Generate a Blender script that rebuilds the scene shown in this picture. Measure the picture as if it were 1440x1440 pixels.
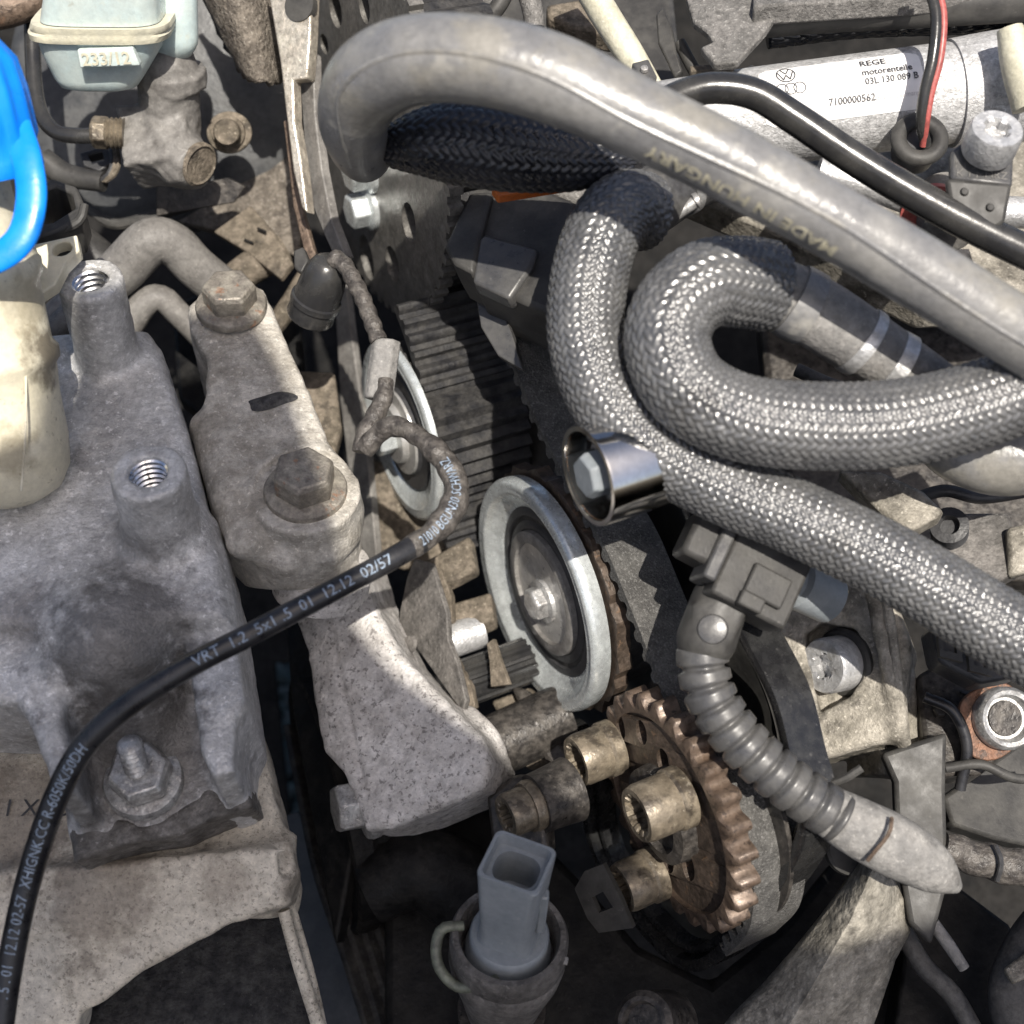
import bpy, bmesh, math, random
import numpy as np
from mathutils import Matrix, Vector
from mathutils.geometry import tessellate_polygon

# ------------------------------------------------------------------ frame
# Working frame: units of 1/4 mm; x right, y up, z towards the viewer; the lens sits D units from the middle of the place.
D = 1900.0
SC = 0.00025
BASE = np.array([0.0, 0.0, 0.75])
def nz(v):
    v = np.asarray(v, float); return v / np.linalg.norm(v)
EX = nz((-0.885, -0.28, 0.37))                 # axis of the pulleys, out of the engine
UP = np.array((0.06, 0.72, 0.69)); UP = nz(UP - EX * UP.dot(EX))     # plumb line
FW = np.cross(UP, EX)
_xw = nz(np.array((1.0, 0, 0)) - UP * UP[0]); _yw = np.cross(UP, _xw)
ROT = np.array([_xw, _yw, UP])
def world(V):
    return (np.asarray(V, float) @ ROT.T) * SC + BASE

for o in list(bpy.data.objects): bpy.data.objects.remove(o)
scn = bpy.context.scene
COL = scn.collection

# ------------------------------------------------------------------ camera
cam = bpy.data.cameras.new('camera'); camo = bpy.data.objects.new('camera', cam); COL.objects.link(camo)
m4 = Matrix.Identity(4)
for i in range(3):
    for j in range(3): m4[i][j] = ROT[i][j]
cl = world((0, 0, D))
for i in range(3): m4[i][3] = cl[i]
camo.matrix_world = m4
cam.sensor_width = 36; cam.lens = 36 * D / 1440.0
cam.clip_start = 0.01; cam.clip_end = 50
cam.dof.use_dof = True; cam.dof.focus_distance = (D - 20) * SC; cam.dof.aperture_fstop = 9.0
scn.camera = camo

# ------------------------------------------------------------------ light
SUN = nz((0.15, 0.20, 0.968))
sw = ROT @ SUN
elev = math.asin(sw[2]); azim = math.atan2(sw[0], sw[1])
w = bpy.data.worlds.new('World'); scn.world = w; w.use_nodes = True
nt = w.node_tree; bg = nt.nodes['Background']
sky = nt.nodes.new('ShaderNodeTexSky'); sky.sky_type = 'NISHITA'; sky.sun_disc = False
sky.sun_elevation = elev; sky.sun_rotation = azim; sky.air_density = 0.7; sky.dust_density = 3.2; sky.ozone_density = 0.6
nt.links.new(sky.outputs[0], bg.inputs[0]); bg.inputs[1].default_value = 0.10
sl = bpy.data.lights.new('sun', 'SUN'); sl.energy = 5.0; sl.angle = math.radians(0.5); sl.color = (1.0, 0.94, 0.85)
slo = bpy.data.objects.new('sun', sl); COL.objects.link(slo)
slo.rotation_euler = Vector(sw).to_track_quat('Z', 'Y').to_euler()
slo.location = Vector(sw) * 3
scn.view_settings.view_transform = 'Standard'; scn.view_settings.look = 'None'
scn.view_settings.exposure = 0.45; scn.view_settings.gamma = 1.0
scn.view_settings.use_curve_mapping = False
scn.cycles.max_bounces = 5; scn.cycles.use_denoising = True

# ------------------------------------------------------------------ geometry helpers (all in working units)
def kk(d): return (D - d) / D
def S(x, y, d=0.0):
    k = kk(d); return np.array([(x - 720) * k, (720 - y) * k, d])
CAMP = np.array([0, 0, D])
def PL(px, O, N):
    N = np.asarray(N, float); out = []
    for x, y in px:
        r = S(x, y, 0) - CAMP
        out.append(CAMP + r * (np.dot(O - CAMP, N) / np.dot(r, N)))
    return np.array(out)
def frame(N, ref=None):
    N = nz(N); ref = np.array((0, 1, 0.)) if ref is None else np.asarray(ref, float)
    if abs(N.dot(nz(ref))) > 0.95: ref = np.array((1., 0, 0))
    a = nz(np.cross(ref, N)); b = np.cross(N, a); return a, b, N
def join(*gs):
    V = []; F = []; n = 0
    for v, f in gs:
        V.append(np.asarray(v)); F += [tuple(i + n for i in q) for q in f]; n += len(v)
    return np.concatenate(V), F
def curve(pts, step=6.0, closed=False):
    """Catmull-Rom through rows (any width), resampled by arc length of the first three columns."""
    P = np.asarray(pts, float); n = len(P)
    if closed: Q = np.vstack([P[-1], P, P[0], P[1]]); seg = n
    else: Q = np.vstack([2 * P[0] - P[1], P, 2 * P[-1] - P[-2]]); seg = n - 1
    out = []
    for i in range(seg):
        p0, p1, p2, p3 = Q[i:i + 4]; t = np.linspace(0, 1, 24, endpoint=False)[:, None]
        out.append(.5 * (2 * p1 + (p2 - p0) * t + (2 * p0 - 5 * p1 + 4 * p2 - p3) * t ** 2 + (3 * p1 - p0 - 3 * p2 + p3) * t ** 3))
    out = np.vstack(out + ([P[:1]] if closed else [P[-1:]]))
    L = np.concatenate([[0], np.cumsum(np.linalg.norm(np.diff(out[:, :3], axis=0), axis=1))])
    m = max(3, int(L[-1] / step)); s = np.linspace(0, L[-1], m + 1)
    return np.stack([np.interp(s, L, out[:, j]) for j in range(out.shape[1])], 1), s
def frames(C):
    T = np.gradient(C, axis=0); T /= np.linalg.norm(T, axis=1)[:, None]
    Z = np.array((0, 0, 1.)) - T * T[:, 2:3]; zl = np.linalg.norm(Z, axis=1); m = int(np.argmax(zl)); A = np.zeros_like(C)
    def walk(rng):
        a = Z[m] / zl[m]
        for i in rng:
            a = nz(a - T[i] * a.dot(T[i]))
            if zl[i] > .3: a = nz(a * .7 + Z[i] / zl[i] * .3)   # keep the seam of the print on the viewer's side
            A[i] = a
    walk(range(m, len(C))); walk(range(m, -1, -1))
    return T, A, np.cross(T, A)
class Tube:
    """pts rows: x, y, d, radius (radius as seen, scaled by depth)"""
    def __init__(s, pts, step=6.0, r=None):
        q = []
        for p in pts:
            rr = p[3] if len(p) > 3 else r
            q.append(list(S(p[0], p[1], p[2])) + [rr * kk(p[2])])
        C, s.s = curve(q, step); s.C = C[:, :3]; s.R = C[:, 3]; s.T, s.A, s.B = frames(s.C)
    def mesh(s, n=24, disp=None, caps=True, flat=1.0):
        th = np.linspace(0, 2 * np.pi, n, endpoint=False); m = len(s.C)
        R = np.repeat(s.R[:, None], n, 1)
        if disp is not None: R = R + disp(s.s[:, None], th[None, :], R)
        V = s.C[:, None, :] + (s.A[:, None, :] * np.cos(th)[None, :, None] * flat + s.B[:, None, :] * np.sin(th)[None, :, None]) * R[..., None]
        F = []
        for i in range(m - 1):
            for j in range(n):
                k = (j + 1) % n
                F.append((i * n + j, i * n + k, (i + 1) * n + k, (i + 1) * n + j))
        if caps: F.append(tuple(range(n))[::-1]); F.append(tuple((m - 1) * n + j for j in range(n)))
        return V.reshape(-1, 3), F
    def at(s, u, v, lift=0.0):
        """u along, v around (units of length, 0 = viewer side)"""
        u = np.asarray(u, float); v = np.asarray(v, float)
        C = np.stack([np.interp(u, s.s, s.C[:, j]) for j in range(3)], -1)
        A = np.stack([np.interp(u, s.s, s.A[:, j]) for j in range(3)], -1); B = np.stack([np.interp(u, s.s, s.B[:, j]) for j in range(3)], -1)
        R = np.interp(u, s.s, s.R); th = v / R
        return C + (A * np.cos(th)[..., None] + B * np.sin(th)[..., None]) * (R + lift)[..., None]
def tube(pts, r=None, n=20, step=8.0, disp=None, caps=True, flat=1.0): return Tube(pts, step, r).mesh(n, disp, caps, flat)
def lathe(O, N, prof, n=48, mod=None, close=False, ref=None, rot=0.0, caps=True):
    """prof rows (radius, height along N)"""
    a, b, N = frame(N, ref); th = np.linspace(0, 2 * np.pi, n, endpoint=False) + rot
    V = []; F = []
    for i, (r, h) in enumerate(prof):
        rr = np.full(n, float(r)) if mod is None else np.ones(n) * mod(i, th, float(r))
        V.append(O + N * h + (a[None] * np.cos(th)[:, None] + b[None] * np.sin(th)[:, None]) * rr[:, None])
    m = len(prof)
    for i in range(m - 1 + (1 if close else 0)):
        i2 = (i + 1) % m
        for j in range(n):
            k = (j + 1) % n; F.append((i * n + j, i * n + k, i2 * n + k, i2 * n + j))
    if not close and caps:
        if prof[0][0] > 1e-3: F.append(tuple(range(n))[::-1])
        if prof[-1][0] > 1e-3: F.append(tuple((m - 1) * n + j for j in range(n)))
    return np.concatenate(V), F
def prism(P, ext, holes=()):
    P = np.asarray(P, float); ext = np.asarray(ext, float)
    loops = [P] + [np.asarray(h, float) for h in holes]; n = sum(len(l) for l in loops)
    V = np.vstack(loops + [l + ext for l in loops]); F = []
    if holes:
        na = nz(np.cross(P[len(P) // 3] - P[0], P[2 * len(P) // 3] - P[0])); fa_, fb_, _ = frame(na)
        for t in tessellate_polygon([[Vector(((p - P[0]) @ fa_, (p - P[0]) @ fb_, 0.0)) for p in l] for l in loops]): F.append(tuple(t)); F.append(tuple(i + n for i in t[::-1]))
    else:
        F.append(tuple(range(n))); F.append(tuple(i + n for i in range(n))[::-1])
    o = 0
    for l in loops:
        m = len(l)
        for i in range(m):
            j = (i + 1) % m; F.append((o + j, o + i, o + i + n, o + j + n))
        o += m
    return V, F
def plate(px, O, N, depth, holes=(), ext=None):
    N = nz(N); return prism(PL(px, O, N), -N * depth if ext is None else ext, [PL(h, O, N) for h in holes])
def ell(x, y, rx, ry, n=20, rot=0.0):
    t = np.linspace(0, 2 * np.pi, n, endpoint=False); c, s = math.cos(rot), math.sin(rot)
    return [(x + rx * np.cos(a) * c - ry * np.sin(a) * s, y + rx * np.cos(a) * s + ry * np.sin(a) * c) for a in t]
def loft(rows, closed=False):
    rows = [np.asarray(r, float) for r in rows]; n = len(rows[0]); V = np.vstack(rows); F = []
    for i in range(len(rows) - 1):
        for j in range(n if closed else n - 1):
            k = (j + 1) % n; F.append((i * n + j, i * n + k, (i + 1) * n + k, (i + 1) * n + j))
    return V, F
def ball(O, r, n=10):
    pr = [(max(1e-4, r * math.sin(a)), -r * math.cos(a)) for a in np.linspace(0, math.pi, n)]
    return lathe(np.asarray(O, float), (0, 0, 1), pr, n * 2)
def box(O, ax, ay, az):
    O, ax, ay, az = (np.asarray(q, float) for q in (O, ax, ay, az))
    return prism([O - ax - ay - az, O + ax - ay - az, O + ax + ay - az, O - ax + ay - az], 2 * az)
def hexhead(O, N, r, h, rot=0.2, dome=0.12):
    return lathe(O, N, [(r, 0), (r, h * (1 - dome)), (r * .9, h)], 6, rot=rot)
def splinecup(O, N, r, h, ri=None, n=48, depth=.6, pts=12):
    """bolt head with a splined socket"""
    ri = ri or r * .62
    prof = [(r * .96, 0), (r, h * .06), (r, h * .86), (r * .93, h), (ri * 1.12, h), (ri, h * .95), (ri, h * (1 - depth)), (.01, h * (1 - depth) - 2)]
    def mod(i, th, rr):
        if i in (5, 6): return rr * (1 + .11 * np.sign(np.sin(th * pts)))
        return np.full(len(th), rr)
    return lathe(O, N, prof, n * 2, mod)

# ---- solid modelling by distance fields (for castings with soft fillets)
def smin(a, b, k):
    h = np.clip(.5 + .5 * (b - a) / k, 0, 1); return b * (1 - h) + a * h - k * h * (1 - h)
def smax(a, b, k): return -smin(-a, -b, k)
def f_prism(px, O, N, depth, rnd=6.0, raw=None):
    a, b, N = frame(N); Q = PL(px, O, N) if raw is None else np.asarray(raw); q = np.stack([(Q - O) @ a, (Q - O) @ b], 1).astype(np.float32)
    def f(P):
        d = P - O.astype(np.float32); u = d @ a.astype(np.float32); v = d @ b.astype(np.float32); h = d @ N.astype(np.float32)
        best = np.full(u.shape, 1e12, np.float32); sgn = np.ones(u.shape, np.float32)
        for i in range(len(q)):
            A = q[i]; B = q[i - 1]; e = B - A; wu = u - A[0]; wv = v - A[1]
            t = np.clip((wu * e[0] + wv * e[1]) / (e @ e), 0, 1); du = wu - e[0] * t; dv = wv - e[1] * t
            best = np.minimum(best, du * du + dv * dv)
            c1 = v >= A[1]; c2 = v < B[1]; c3 = e[0] * wv > e[1] * wu
            fl = (c1 & c2 & c3) | (~c1 & ~c2 & ~c3); sgn = np.where(fl, -sgn, sgn)
        d2 = sgn * np.sqrt(best) + rnd; dz = np.abs(h + depth / 2) - depth / 2 + rnd
        return np.minimum(np.maximum(d2, dz), 0) + np.sqrt(np.maximum(d2, 0) ** 2 + np.maximum(dz, 0) ** 2) - rnd
    return f
def f_cone(a, b, ra, rb):
    a = np.asarray(a, np.float32); b = np.asarray(b, np.float32); e = b - a
    def f(P):
        t = np.clip(((P - a) @ e) / (e @ e), 0, 1); return np.linalg.norm(P - a - t[:, None] * e, axis=1) - (ra + (rb - ra) * t)
    return f
def f_cyl(a, b, r, rnd=4.0):
    a = np.asarray(a, np.float32); b = np.asarray(b, np.float32); L = np.linalg.norm(b - a); e = (b - a) / L
    def f(P):
        h = (P - a) @ e; rad = np.linalg.norm(P - a - h[:, None] * e, axis=1)
        d2 = rad - r + rnd; dz = np.abs(h - L / 2) - L / 2 + rnd
        return np.minimum(np.maximum(d2, dz), 0) + np.sqrt(np.maximum(d2, 0) ** 2 + np.maximum(dz, 0) ** 2) - rnd
    return f
def wob(P, amp, size):
    p = P / size
    return amp * (np.sin(p[:, 0] * 3.1 + 1.7 * np.sin(p[:, 1] * 2.3)) * np.sin(p[:, 1] * 2.7 + 1.3 * np.sin(p[:, 2] * 3.3)) + .5 * np.sin(p[:, 2] * 6.1 + p[:, 0] * 5.3 + 2 * np.sin(p[:, 1] * 4.1)))
def sdf_mesh(fn, lo, hi, h):
    lo = np.asarray(lo, float); hi = np.asarray(hi, float)
    n = np.ceil((hi - lo) / h).astype(int) + 1
    g = [np.arange(n[i], dtype=np.float32) * h + lo[i] for i in range(3)]
    vals = np.empty(n, np.float32)
    yz = np.stack(np.meshgrid(g[1], g[2], indexing='ij'), -1).reshape(-1, 2)
    ch = max(1, int(400000 / len(yz)))
    for i in range(0, n[0], ch):
        xs = g[0][i:i + ch]; P = np.empty((len(xs), len(yz), 3), np.float32)
        P[..., 0] = xs[:, None]; P[..., 1:] = yz[None]
        vals[i:i + ch] = fn(P.reshape(-1, 3)).reshape(len(xs), n[1], n[2])
    for ax in range(3):                                   # keep it closed at the walls of the grid
        sl_ = [slice(None)] * 3; sl_[ax] = 0; vals[tuple(sl_)] = np.maximum(vals[tuple(sl_)], .5 * h); sl_[ax] = -1; vals[tuple(sl_)] = np.maximum(vals[tuple(sl_)], .5 * h)
    neg = vals < 0; c = tuple(m - 1 for m in n)
    acc = np.zeros(c + (3,), np.float32); cnt = np.zeros(c, np.float32)
    def sub(A, o): return A[o[0]:o[0] + c[0], o[1]:o[1] + c[1], o[2]:o[2] + c[2]]
    for ax in range(3):
        for p in (0, 1):
            for q in (0, 1):
                o = [0, 0, 0]; oth = [i for i in range(3) if i != ax]; o[oth[0]] = p; o[oth[1]] = q
                o2 = list(o); o2[ax] = 1
                a = sub(vals, o); b = sub(vals, o2); m = sub(neg, o) != sub(neg, o2)
                t = np.where(m, a / np.where(m, a - b, 1), 0)
                for i in range(3): acc[..., i] += np.where(m, (t if i == ax else o[i]), 0)
                cnt += m
    act = cnt > 0; idx = np.full(c, -1, np.int64); ii = np.argwhere(act); idx[act] = np.arange(len(ii))
    V = (acc[act] / cnt[act][:, None] + ii) * h + lo
    quads = []
    for ax in range(3):
        o1, o2 = [i for i in range(3) if i != ax]
        s0 = [slice(0, m) for m in c]; s1 = [slice(0, m) for m in c]
        sa = [slice(1, c[i]) if i != ax else slice(0, c[ax]) for i in range(3)]
        sb = list(sa); sb[ax] = slice(1, c[ax] + 1)
        A = neg[tuple(sa)]; B = neg[tuple(sb)]; cr = np.argwhere(A != B)
        if not len(cr): continue
        cell = cr.copy(); cell[:, o1] += 1; cell[:, o2] += 1
        def id_(d1, d2):
            q = cell.copy(); q[:, o1] -= d1; q[:, o2] -= d2; return idx[q[:, 0], q[:, 1], q[:, 2]]
        Q = np.stack([id_(0, 0), id_(1, 0), id_(1, 1), id_(0, 1)], 1)
        fl = A[cr[:, 0], cr[:, 1], cr[:, 2]]
        if ax == 1: fl = ~fl
        Q[~fl] = Q[~fl][:, ::-1]; quads.append(Q)
    Q = np.vstack(quads); Q = Q[(Q >= 0).all(1)]
    return V, Q

# ------------------------------------------------------------------ objects
def mk(name, g, mat, parent=None, ang=35, bevel=0.0, seg=2, sub=0, thick=0.0, flip=False, org=None, fix=True):
    V, F = g
    W = world(V)
    if parent is not None: o0 = np.array(parent['_o'])
    else: o0 = org if org is not None else np.array([W[:, 0].mean(), W[:, 1].mean(), W[:, 2].min()])
    me = bpy.data.meshes.new(name)
    me.from_pydata((W - o0).tolist(), [], F.tolist() if isinstance(F, np.ndarray) else F)
    if fix and not isinstance(F, np.ndarray):
        bm = bmesh.new(); bm.from_mesh(me); bmesh.ops.recalc_face_normals(bm, faces=bm.faces); bm.to_mesh(me); bm.free()
    if ang:
        me.polygons.foreach_set('use_smooth', [True] * len(me.polygons))
        if ang < 179 and not sub: me.set_sharp_from_angle(angle=math.radians(ang))
    me.materials.append(mat); me.update()
    o = bpy.data.objects.new(name, me); COL.objects.link(o)
    if parent is not None: o.parent = parent
    else: o.location = o0
    o['_o'] = [float(q) for q in o0]
    if thick: md = o.modifiers.new('t', 'SOLIDIFY'); md.thickness = thick * SC; md.offset = -1
    if bevel: md = o.modifiers.new('b', 'BEVEL'); md.width = bevel * SC; md.segments = seg; md.limit_method = 'ANGLE'; md.angle_limit = math.radians(32); md.harden_normals = False
    if sub: md = o.modifiers.new('s', 'SUBSURF'); md.levels = sub; md.render_levels = sub
    return o
def thing(name, label, cat, at, group=None):
    o = bpy.data.objects.new(name, None); COL.objects.link(o); p = world(at); o.location = p
    o.empty_display_size = .005; o['_o'] = [float(q) for q in p]; o['label'] = label; o['category'] = cat
    if group: o['group'] = group
    return o
def tag(o, label, cat, group=None):
    o['label'] = label; o['category'] = cat
    if group: o['group'] = group
    return o
def text_geo(txt, size, bold=False):
    """flat outline text as triangles in (u, v); v up"""
    c = bpy.data.curves.new('t', 'FONT'); c.body = txt; c.size = size; c.resolution_u = 2
    if bold: c.offset = size * .018
    o = bpy.data.objects.new('t', c); COL.objects.link(o)
    dg = bpy.context.evaluated_depsgraph_get(); me = bpy.data.meshes.new_from_object(o.evaluated_get(dg))
    bm = bmesh.new(); bm.from_mesh(me); ys = [v.co.y for v in bm.verts]; y = min(ys); st_ = size * .12
    while y < max(ys):
        y += st_; bmesh.ops.bisect_plane(bm, geom=bm.verts[:] + bm.edges[:] + bm.faces[:], plane_co=(0, y, 0), plane_no=(0, 1, 0))
    bm.to_mesh(me); bm.free()
    V = np.array([v.co[:2] for v in me.vertices]).reshape(-1, 2); F = [tuple(p.vertices) for p in me.polygons]
    bpy.data.objects.remove(o); bpy.data.curves.remove(c); bpy.data.meshes.remove(me)
    return V, F
def print_tube(tb, txt, size, u0, v0, lift=.6, rot180=False, bold=False, sx=1.0):
    V, F = text_geo(txt, size, bold); V = V * np.array((sx, 1.0))
    V = V * np.array((1.0, -1.0))
    if rot180: V = -V
    return tb.at(u0 + V[:, 0], v0 + V[:, 1], lift), F
def print_flat(O, a, b, txt, size, lift=.5, bold=False):
    V, F = text_geo(txt, size, bold); a = nz(a); b = nz(b); N = np.cross(a, b)
    return O + V[:, :1] * a + V[:, 1:] * b + N * lift, F
# ------------------------------------------------------------------ materials (texture space in working units)
MATS = {}
def mat(name, c1, c2=None, size=40, c3=None, s3=6, t3=.62, a3=1.0, c4=None, s4=110, t4=.55, a4=.8, rough=.6, rvar=.12, metal=0.0, bump=0.0, bsize=6, spec=.5, coat=0.0, trans=0.0, sss=0.0, bump2=0.0, b2size=60, ani=None, grit=.45, spots=()):
    m = bpy.data.materials.new(name); m.use_nodes = True; nt = m.node_tree; N = nt.nodes; L = nt.links; p = N['Principled BSDF']
    tc = N.new('ShaderNodeTexCoord'); sc_ = N.new('ShaderNodeVectorMath'); sc_.operation = 'SCALE'; sc_.inputs['Scale'].default_value = 1 / SC
    oi = N.new('ShaderNodeObjectInfo'); ad = N.new('ShaderNodeVectorMath'); ad.operation = 'ADD'
    mu = N.new('ShaderNodeMath'); mu.operation = 'MULTIPLY'; mu.inputs[1].default_value = 900
    L.new(oi.outputs['Random'], mu.inputs[0])
    L.new(tc.outputs['Object'], sc_.inputs[0]); L.new(sc_.outputs[0], ad.inputs[0]); L.new(mu.outputs[0], ad.inputs[1])
    vec = ad.outputs[0]
    if ani is not None:
        mp = N.new('ShaderNodeMapping'); mp.inputs['Scale'].default_value = ani; L.new(vec, mp.inputs[0]); vec = mp.outputs[0]
    def noise(size, det=4, ro=.6):
        n = N.new('ShaderNodeTexNoise'); n.inputs['Scale'].default_value = 1.0 / size; n.inputs['Detail'].default_value = det; n.inputs['Roughness'].default_value = ro; L.new(vec, n.inputs['Vector']); return n.outputs['Fac']
    def ramp(f, lo, hi):
        r = N.new('ShaderNodeMapRange'); r.inputs['From Min'].default_value = lo; r.inputs['From Max'].default_value = hi; L.new(f, r.inputs['Value']); return r.outputs[0]
    def mix(f, A, B, amt=1.0):
        x = N.new('ShaderNodeMix'); x.data_type = 'RGBA'
        if amt != 1.0:
            q = N.new('ShaderNodeMath'); q.operation = 'MULTIPLY'; q.inputs[1].default_value = amt; L.new(f, q.inputs[0]); f = q.outputs[0]
        L.new(f, x.inputs[0])
        for s_, v in ((6, A), (7, B)):
            if isinstance(v, tuple): x.inputs[s_].default_value = v + (1,)
            else: L.new(v, x.inputs[s_])
        return x.outputs[2]
    col = c1
    n1 = noise(size, 6)
    if c2: col = mix(ramp(n1, .39, .61), c1, c2)
    if c4: col = mix(ramp(noise(s4, 7, .65), t4, t4 + .1), col, c4, a4)
    if c3: col = mix(ramp(noise(s3, 3, .7), t3, t3 + .07), col, c3, a3)
    for ctr, rad, sc_col, amt in spots:      # stains of their own shape, in the object's own space (metres)
        dn = N.new('ShaderNodeVectorMath'); dn.operation = 'DISTANCE'; L.new(tc.outputs['Object'], dn.inputs[0]); dn.inputs[1].default_value = tuple(ctr)
        dv = N.new('ShaderNodeMath'); dv.operation = 'DIVIDE'; dv.inputs[1].default_value = rad * SC; L.new(dn.outputs['Value'], dv.inputs[0])
        sm = N.new('ShaderNodeMath'); sm.operation = 'ADD'; L.new(dv.outputs[0], sm.inputs[0])
        nn = N.new('ShaderNodeMath'); nn.operation = 'MULTIPLY_ADD'; nn.inputs[1].default_value = 1.9; nn.inputs[2].default_value = -.95; L.new(noise(30, 6, .65), nn.inputs[0]); L.new(nn.outputs[0], sm.inputs[1])
        col = mix(ramp(sm.outputs[0], 1.05, .55), col, sc_col, amt)
    if grit:
        g1 = N.new('ShaderNodeMapRange'); g1.inputs['From Min'].default_value = .34; g1.inputs['From Max'].default_value = .66; g1.inputs['To Min'].default_value = 1 - grit; g1.inputs['To Max'].default_value = 1 + grit * .8
        L.new(noise(11, 8, .78), g1.inputs['Value']); h_ = N.new('ShaderNodeHueSaturation'); L.new(g1.outputs[0], h_.inputs['Value'])
        if isinstance(col, tuple): h_.inputs['Color'].default_value = col + (1,)
        else: L.new(col, h_.inputs['Color'])
        col = h_.outputs[0]
    if isinstance(col, tuple): p.inputs['Base Color'].default_value = col + (1,)
    else: L.new(col, p.inputs['Base Color'])
    r = N.new('ShaderNodeMapRange'); r.inputs['To Min'].default_value = max(.03, rough - rvar); r.inputs['To Max'].default_value = min(1, rough + rvar); r.inputs['From Min'].default_value = .3; r.inputs['From Max'].default_value = .7
    L.new(noise(size * .5, 5), r.inputs['Value']); L.new(r.outputs[0], p.inputs['Roughness'])
    p.inputs['Metallic'].default_value = metal; p.inputs['Specular IOR Level'].default_value = spec; p.inputs['Coat Weight'].default_value = coat
    if trans: p.inputs['Transmission Weight'].default_value = trans
    if sss: p.inputs['Subsurface Weight'].default_value = sss; p.inputs['Subsurface Radius'].default_value = (.006, .006, .006); p.inputs['Subsurface Scale'].default_value = 1.0
    last = None
    for b_, sz in ((bump, bsize), (bump2, b2size)):
        if not b_: continue
        bn = N.new('ShaderNodeBump'); bn.inputs['Strength'].default_value = 1.0; bn.inputs['Distance'].default_value = b_ * SC
        L.new(noise(sz, 4, .55), bn.inputs['Height'])
        if last: L.new(last, bn.inputs['Normal'])
        last = bn.outputs[0]
    if last: L.new(last, p.inputs['Normal'])
    MATS[name] = m; return m
M = lambda n: MATS[n]
mat('cast_aluminium', (.56, .555, .55), (.38, .372, .365), 60, c3=(.78, .77, .76), s3=8, t3=.60, a3=.55, c4=(.11, .10, .095), s4=90, t4=.575, a4=.6, rough=.48, metal=.25, bump=2.0, bsize=4.5, bump2=2.2, b2size=24, grit=.33)
mat('cast_aluminium_warm', (.49, .465, .42), (.32, .298, .26), 50, c3=(.74, .70, .63), s3=8, t3=.595, a3=.6, c4=(.12, .10, .075), s4=70, t4=.585, a4=.55, rough=.58, metal=.12, bump=2.2, bsize=4.5, bump2=2.2, b2size=24, grit=.36, spec=0.3)
mat('cast_aluminium_speckled', (.58, .56, .54), (.42, .40, .38), 40, c3=(.13, .12, .115), s3=8, t3=.56, a3=.7, c4=(.09, .085, .08), s4=70, t4=.575, a4=.6, rough=.58, metal=.12, bump=2.4, bsize=5, grit=.3, spec=0.3)
mat('cast_aluminium_dark', (.16, .15, .14), (.09, .085, .08), 40, c3=(.28, .27, .25), s3=7, t3=.63, a3=.6, rough=.6, metal=.1, bump=3, bsize=7, spec=0.25)
mat('housing_aluminium', (.33, .305, .26), (.20, .185, .155), 36, c3=(.52, .485, .42), s3=7, t3=.6, a3=.6, c4=(.06, .054, .046), s4=70, t4=.54, a4=.7, rough=.55, metal=.15, bump=2.5, bsize=5, spec=.25, grit=.35)
mat('bare_aluminium', (.62, .62, .62), (.48, .48, .48), 30, c3=(.75, .75, .75), s3=5, t3=.6, a3=.5, rough=.42, metal=.55, bump=1.5, bsize=5, grit=0.3)
mat('beige_paint', (.58, .535, .45), (.48, .44, .365), 60, c3=(.05, .042, .035), s3=6, t3=.55, a3=.6, c4=(.09, .075, .06), s4=120, t4=.51, a4=.65, rough=.5, bump=1.6, bsize=6, grit=.3, spec=0.35)
mat('black_sealing_mat', (.025, .025, .027), (.05, .05, .05), 20, c3=(.22, .21, .20), s3=5, t3=.68, a3=.6, rough=.7, bump=7, bsize=6, spec=0.1)
mat('black_plastic', (.030, .030, .032), (.05, .05, .052), 40, rough=.42, bump=.6, bsize=5, grit=0.2, spec=0.35)
mat('dusty_plastic', (.034, .033, .032), (.06, .058, .054), 50, c3=(.15, .142, .13), s3=9, t3=.66, a3=.35, rough=.52, bump=.35, bsize=5, spec=.32, grit=.2)
mat('grey_plastic', (.055, .055, .057), (.085, .083, .08), 40, c3=(.18, .175, .165), s3=9, t3=.65, a3=.35, rough=.34, bump=.25, bsize=6, grit=.2)
mat('textured_plastic', (.12, .116, .11), (.17, .163, .155), 30, c3=(.36, .35, .33), s3=5, t3=.58, a3=.5, rough=.6, bump=3.5, bsize=5, spec=0.15)
mat('rough_cast_dark', (.16, .15, .14), (.085, .078, .07), 30, c3=(.34, .32, .30), s3=9, t3=.62, a3=.6, rough=.5, metal=.15, bump=2.4, bsize=5, spec=0.3)
mat('hose_rubber', (.155, .155, .157), (.225, .22, .21), 110, c3=(.34, .325, .29), s3=70, t3=.60, a3=.5, c4=(.24, .225, .19), s4=150, t4=.50, a4=.6, rough=.33, rvar=.1, bump=.9, bsize=10, spec=.6, grit=.2)
mat('dark_rubber', (.05, .05, .052), (.085, .082, .078), 50, rough=.55, bump=1, bsize=6, spec=0.25)
mat('cable_rubber', (.014, .014, .016), (.03, .03, .032), 40, rough=.30, rvar=.06, bump=.4, bsize=10, grit=0.15)
mat('cable_print', (.30, .37, .46), (.20, .25, .32), 10, rough=.6, grit=.4)
mat('cable_wrap', (.05, .045, .042), (.11, .10, .09), 14, c3=(.25, .24, .23), s3=7, t3=.66, a3=.5, rough=.36, bump=4, bsize=9, spec=0.3)
mat('braid_grey', (.085, .086, .089), (.125, .125, .125), 50, c3=(.33, .33, .33), s3=9, t3=.62, a3=.5, c4=(.05, .048, .045), s4=90, t4=.56, a4=.6, rough=.27, rvar=.08, spec=.9, metal=.12, grit=.3)
mat('braid_black', (.010, .011, .015), (.022, .023, .028), 60, rough=.32, spec=.6, grit=.3)
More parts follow.
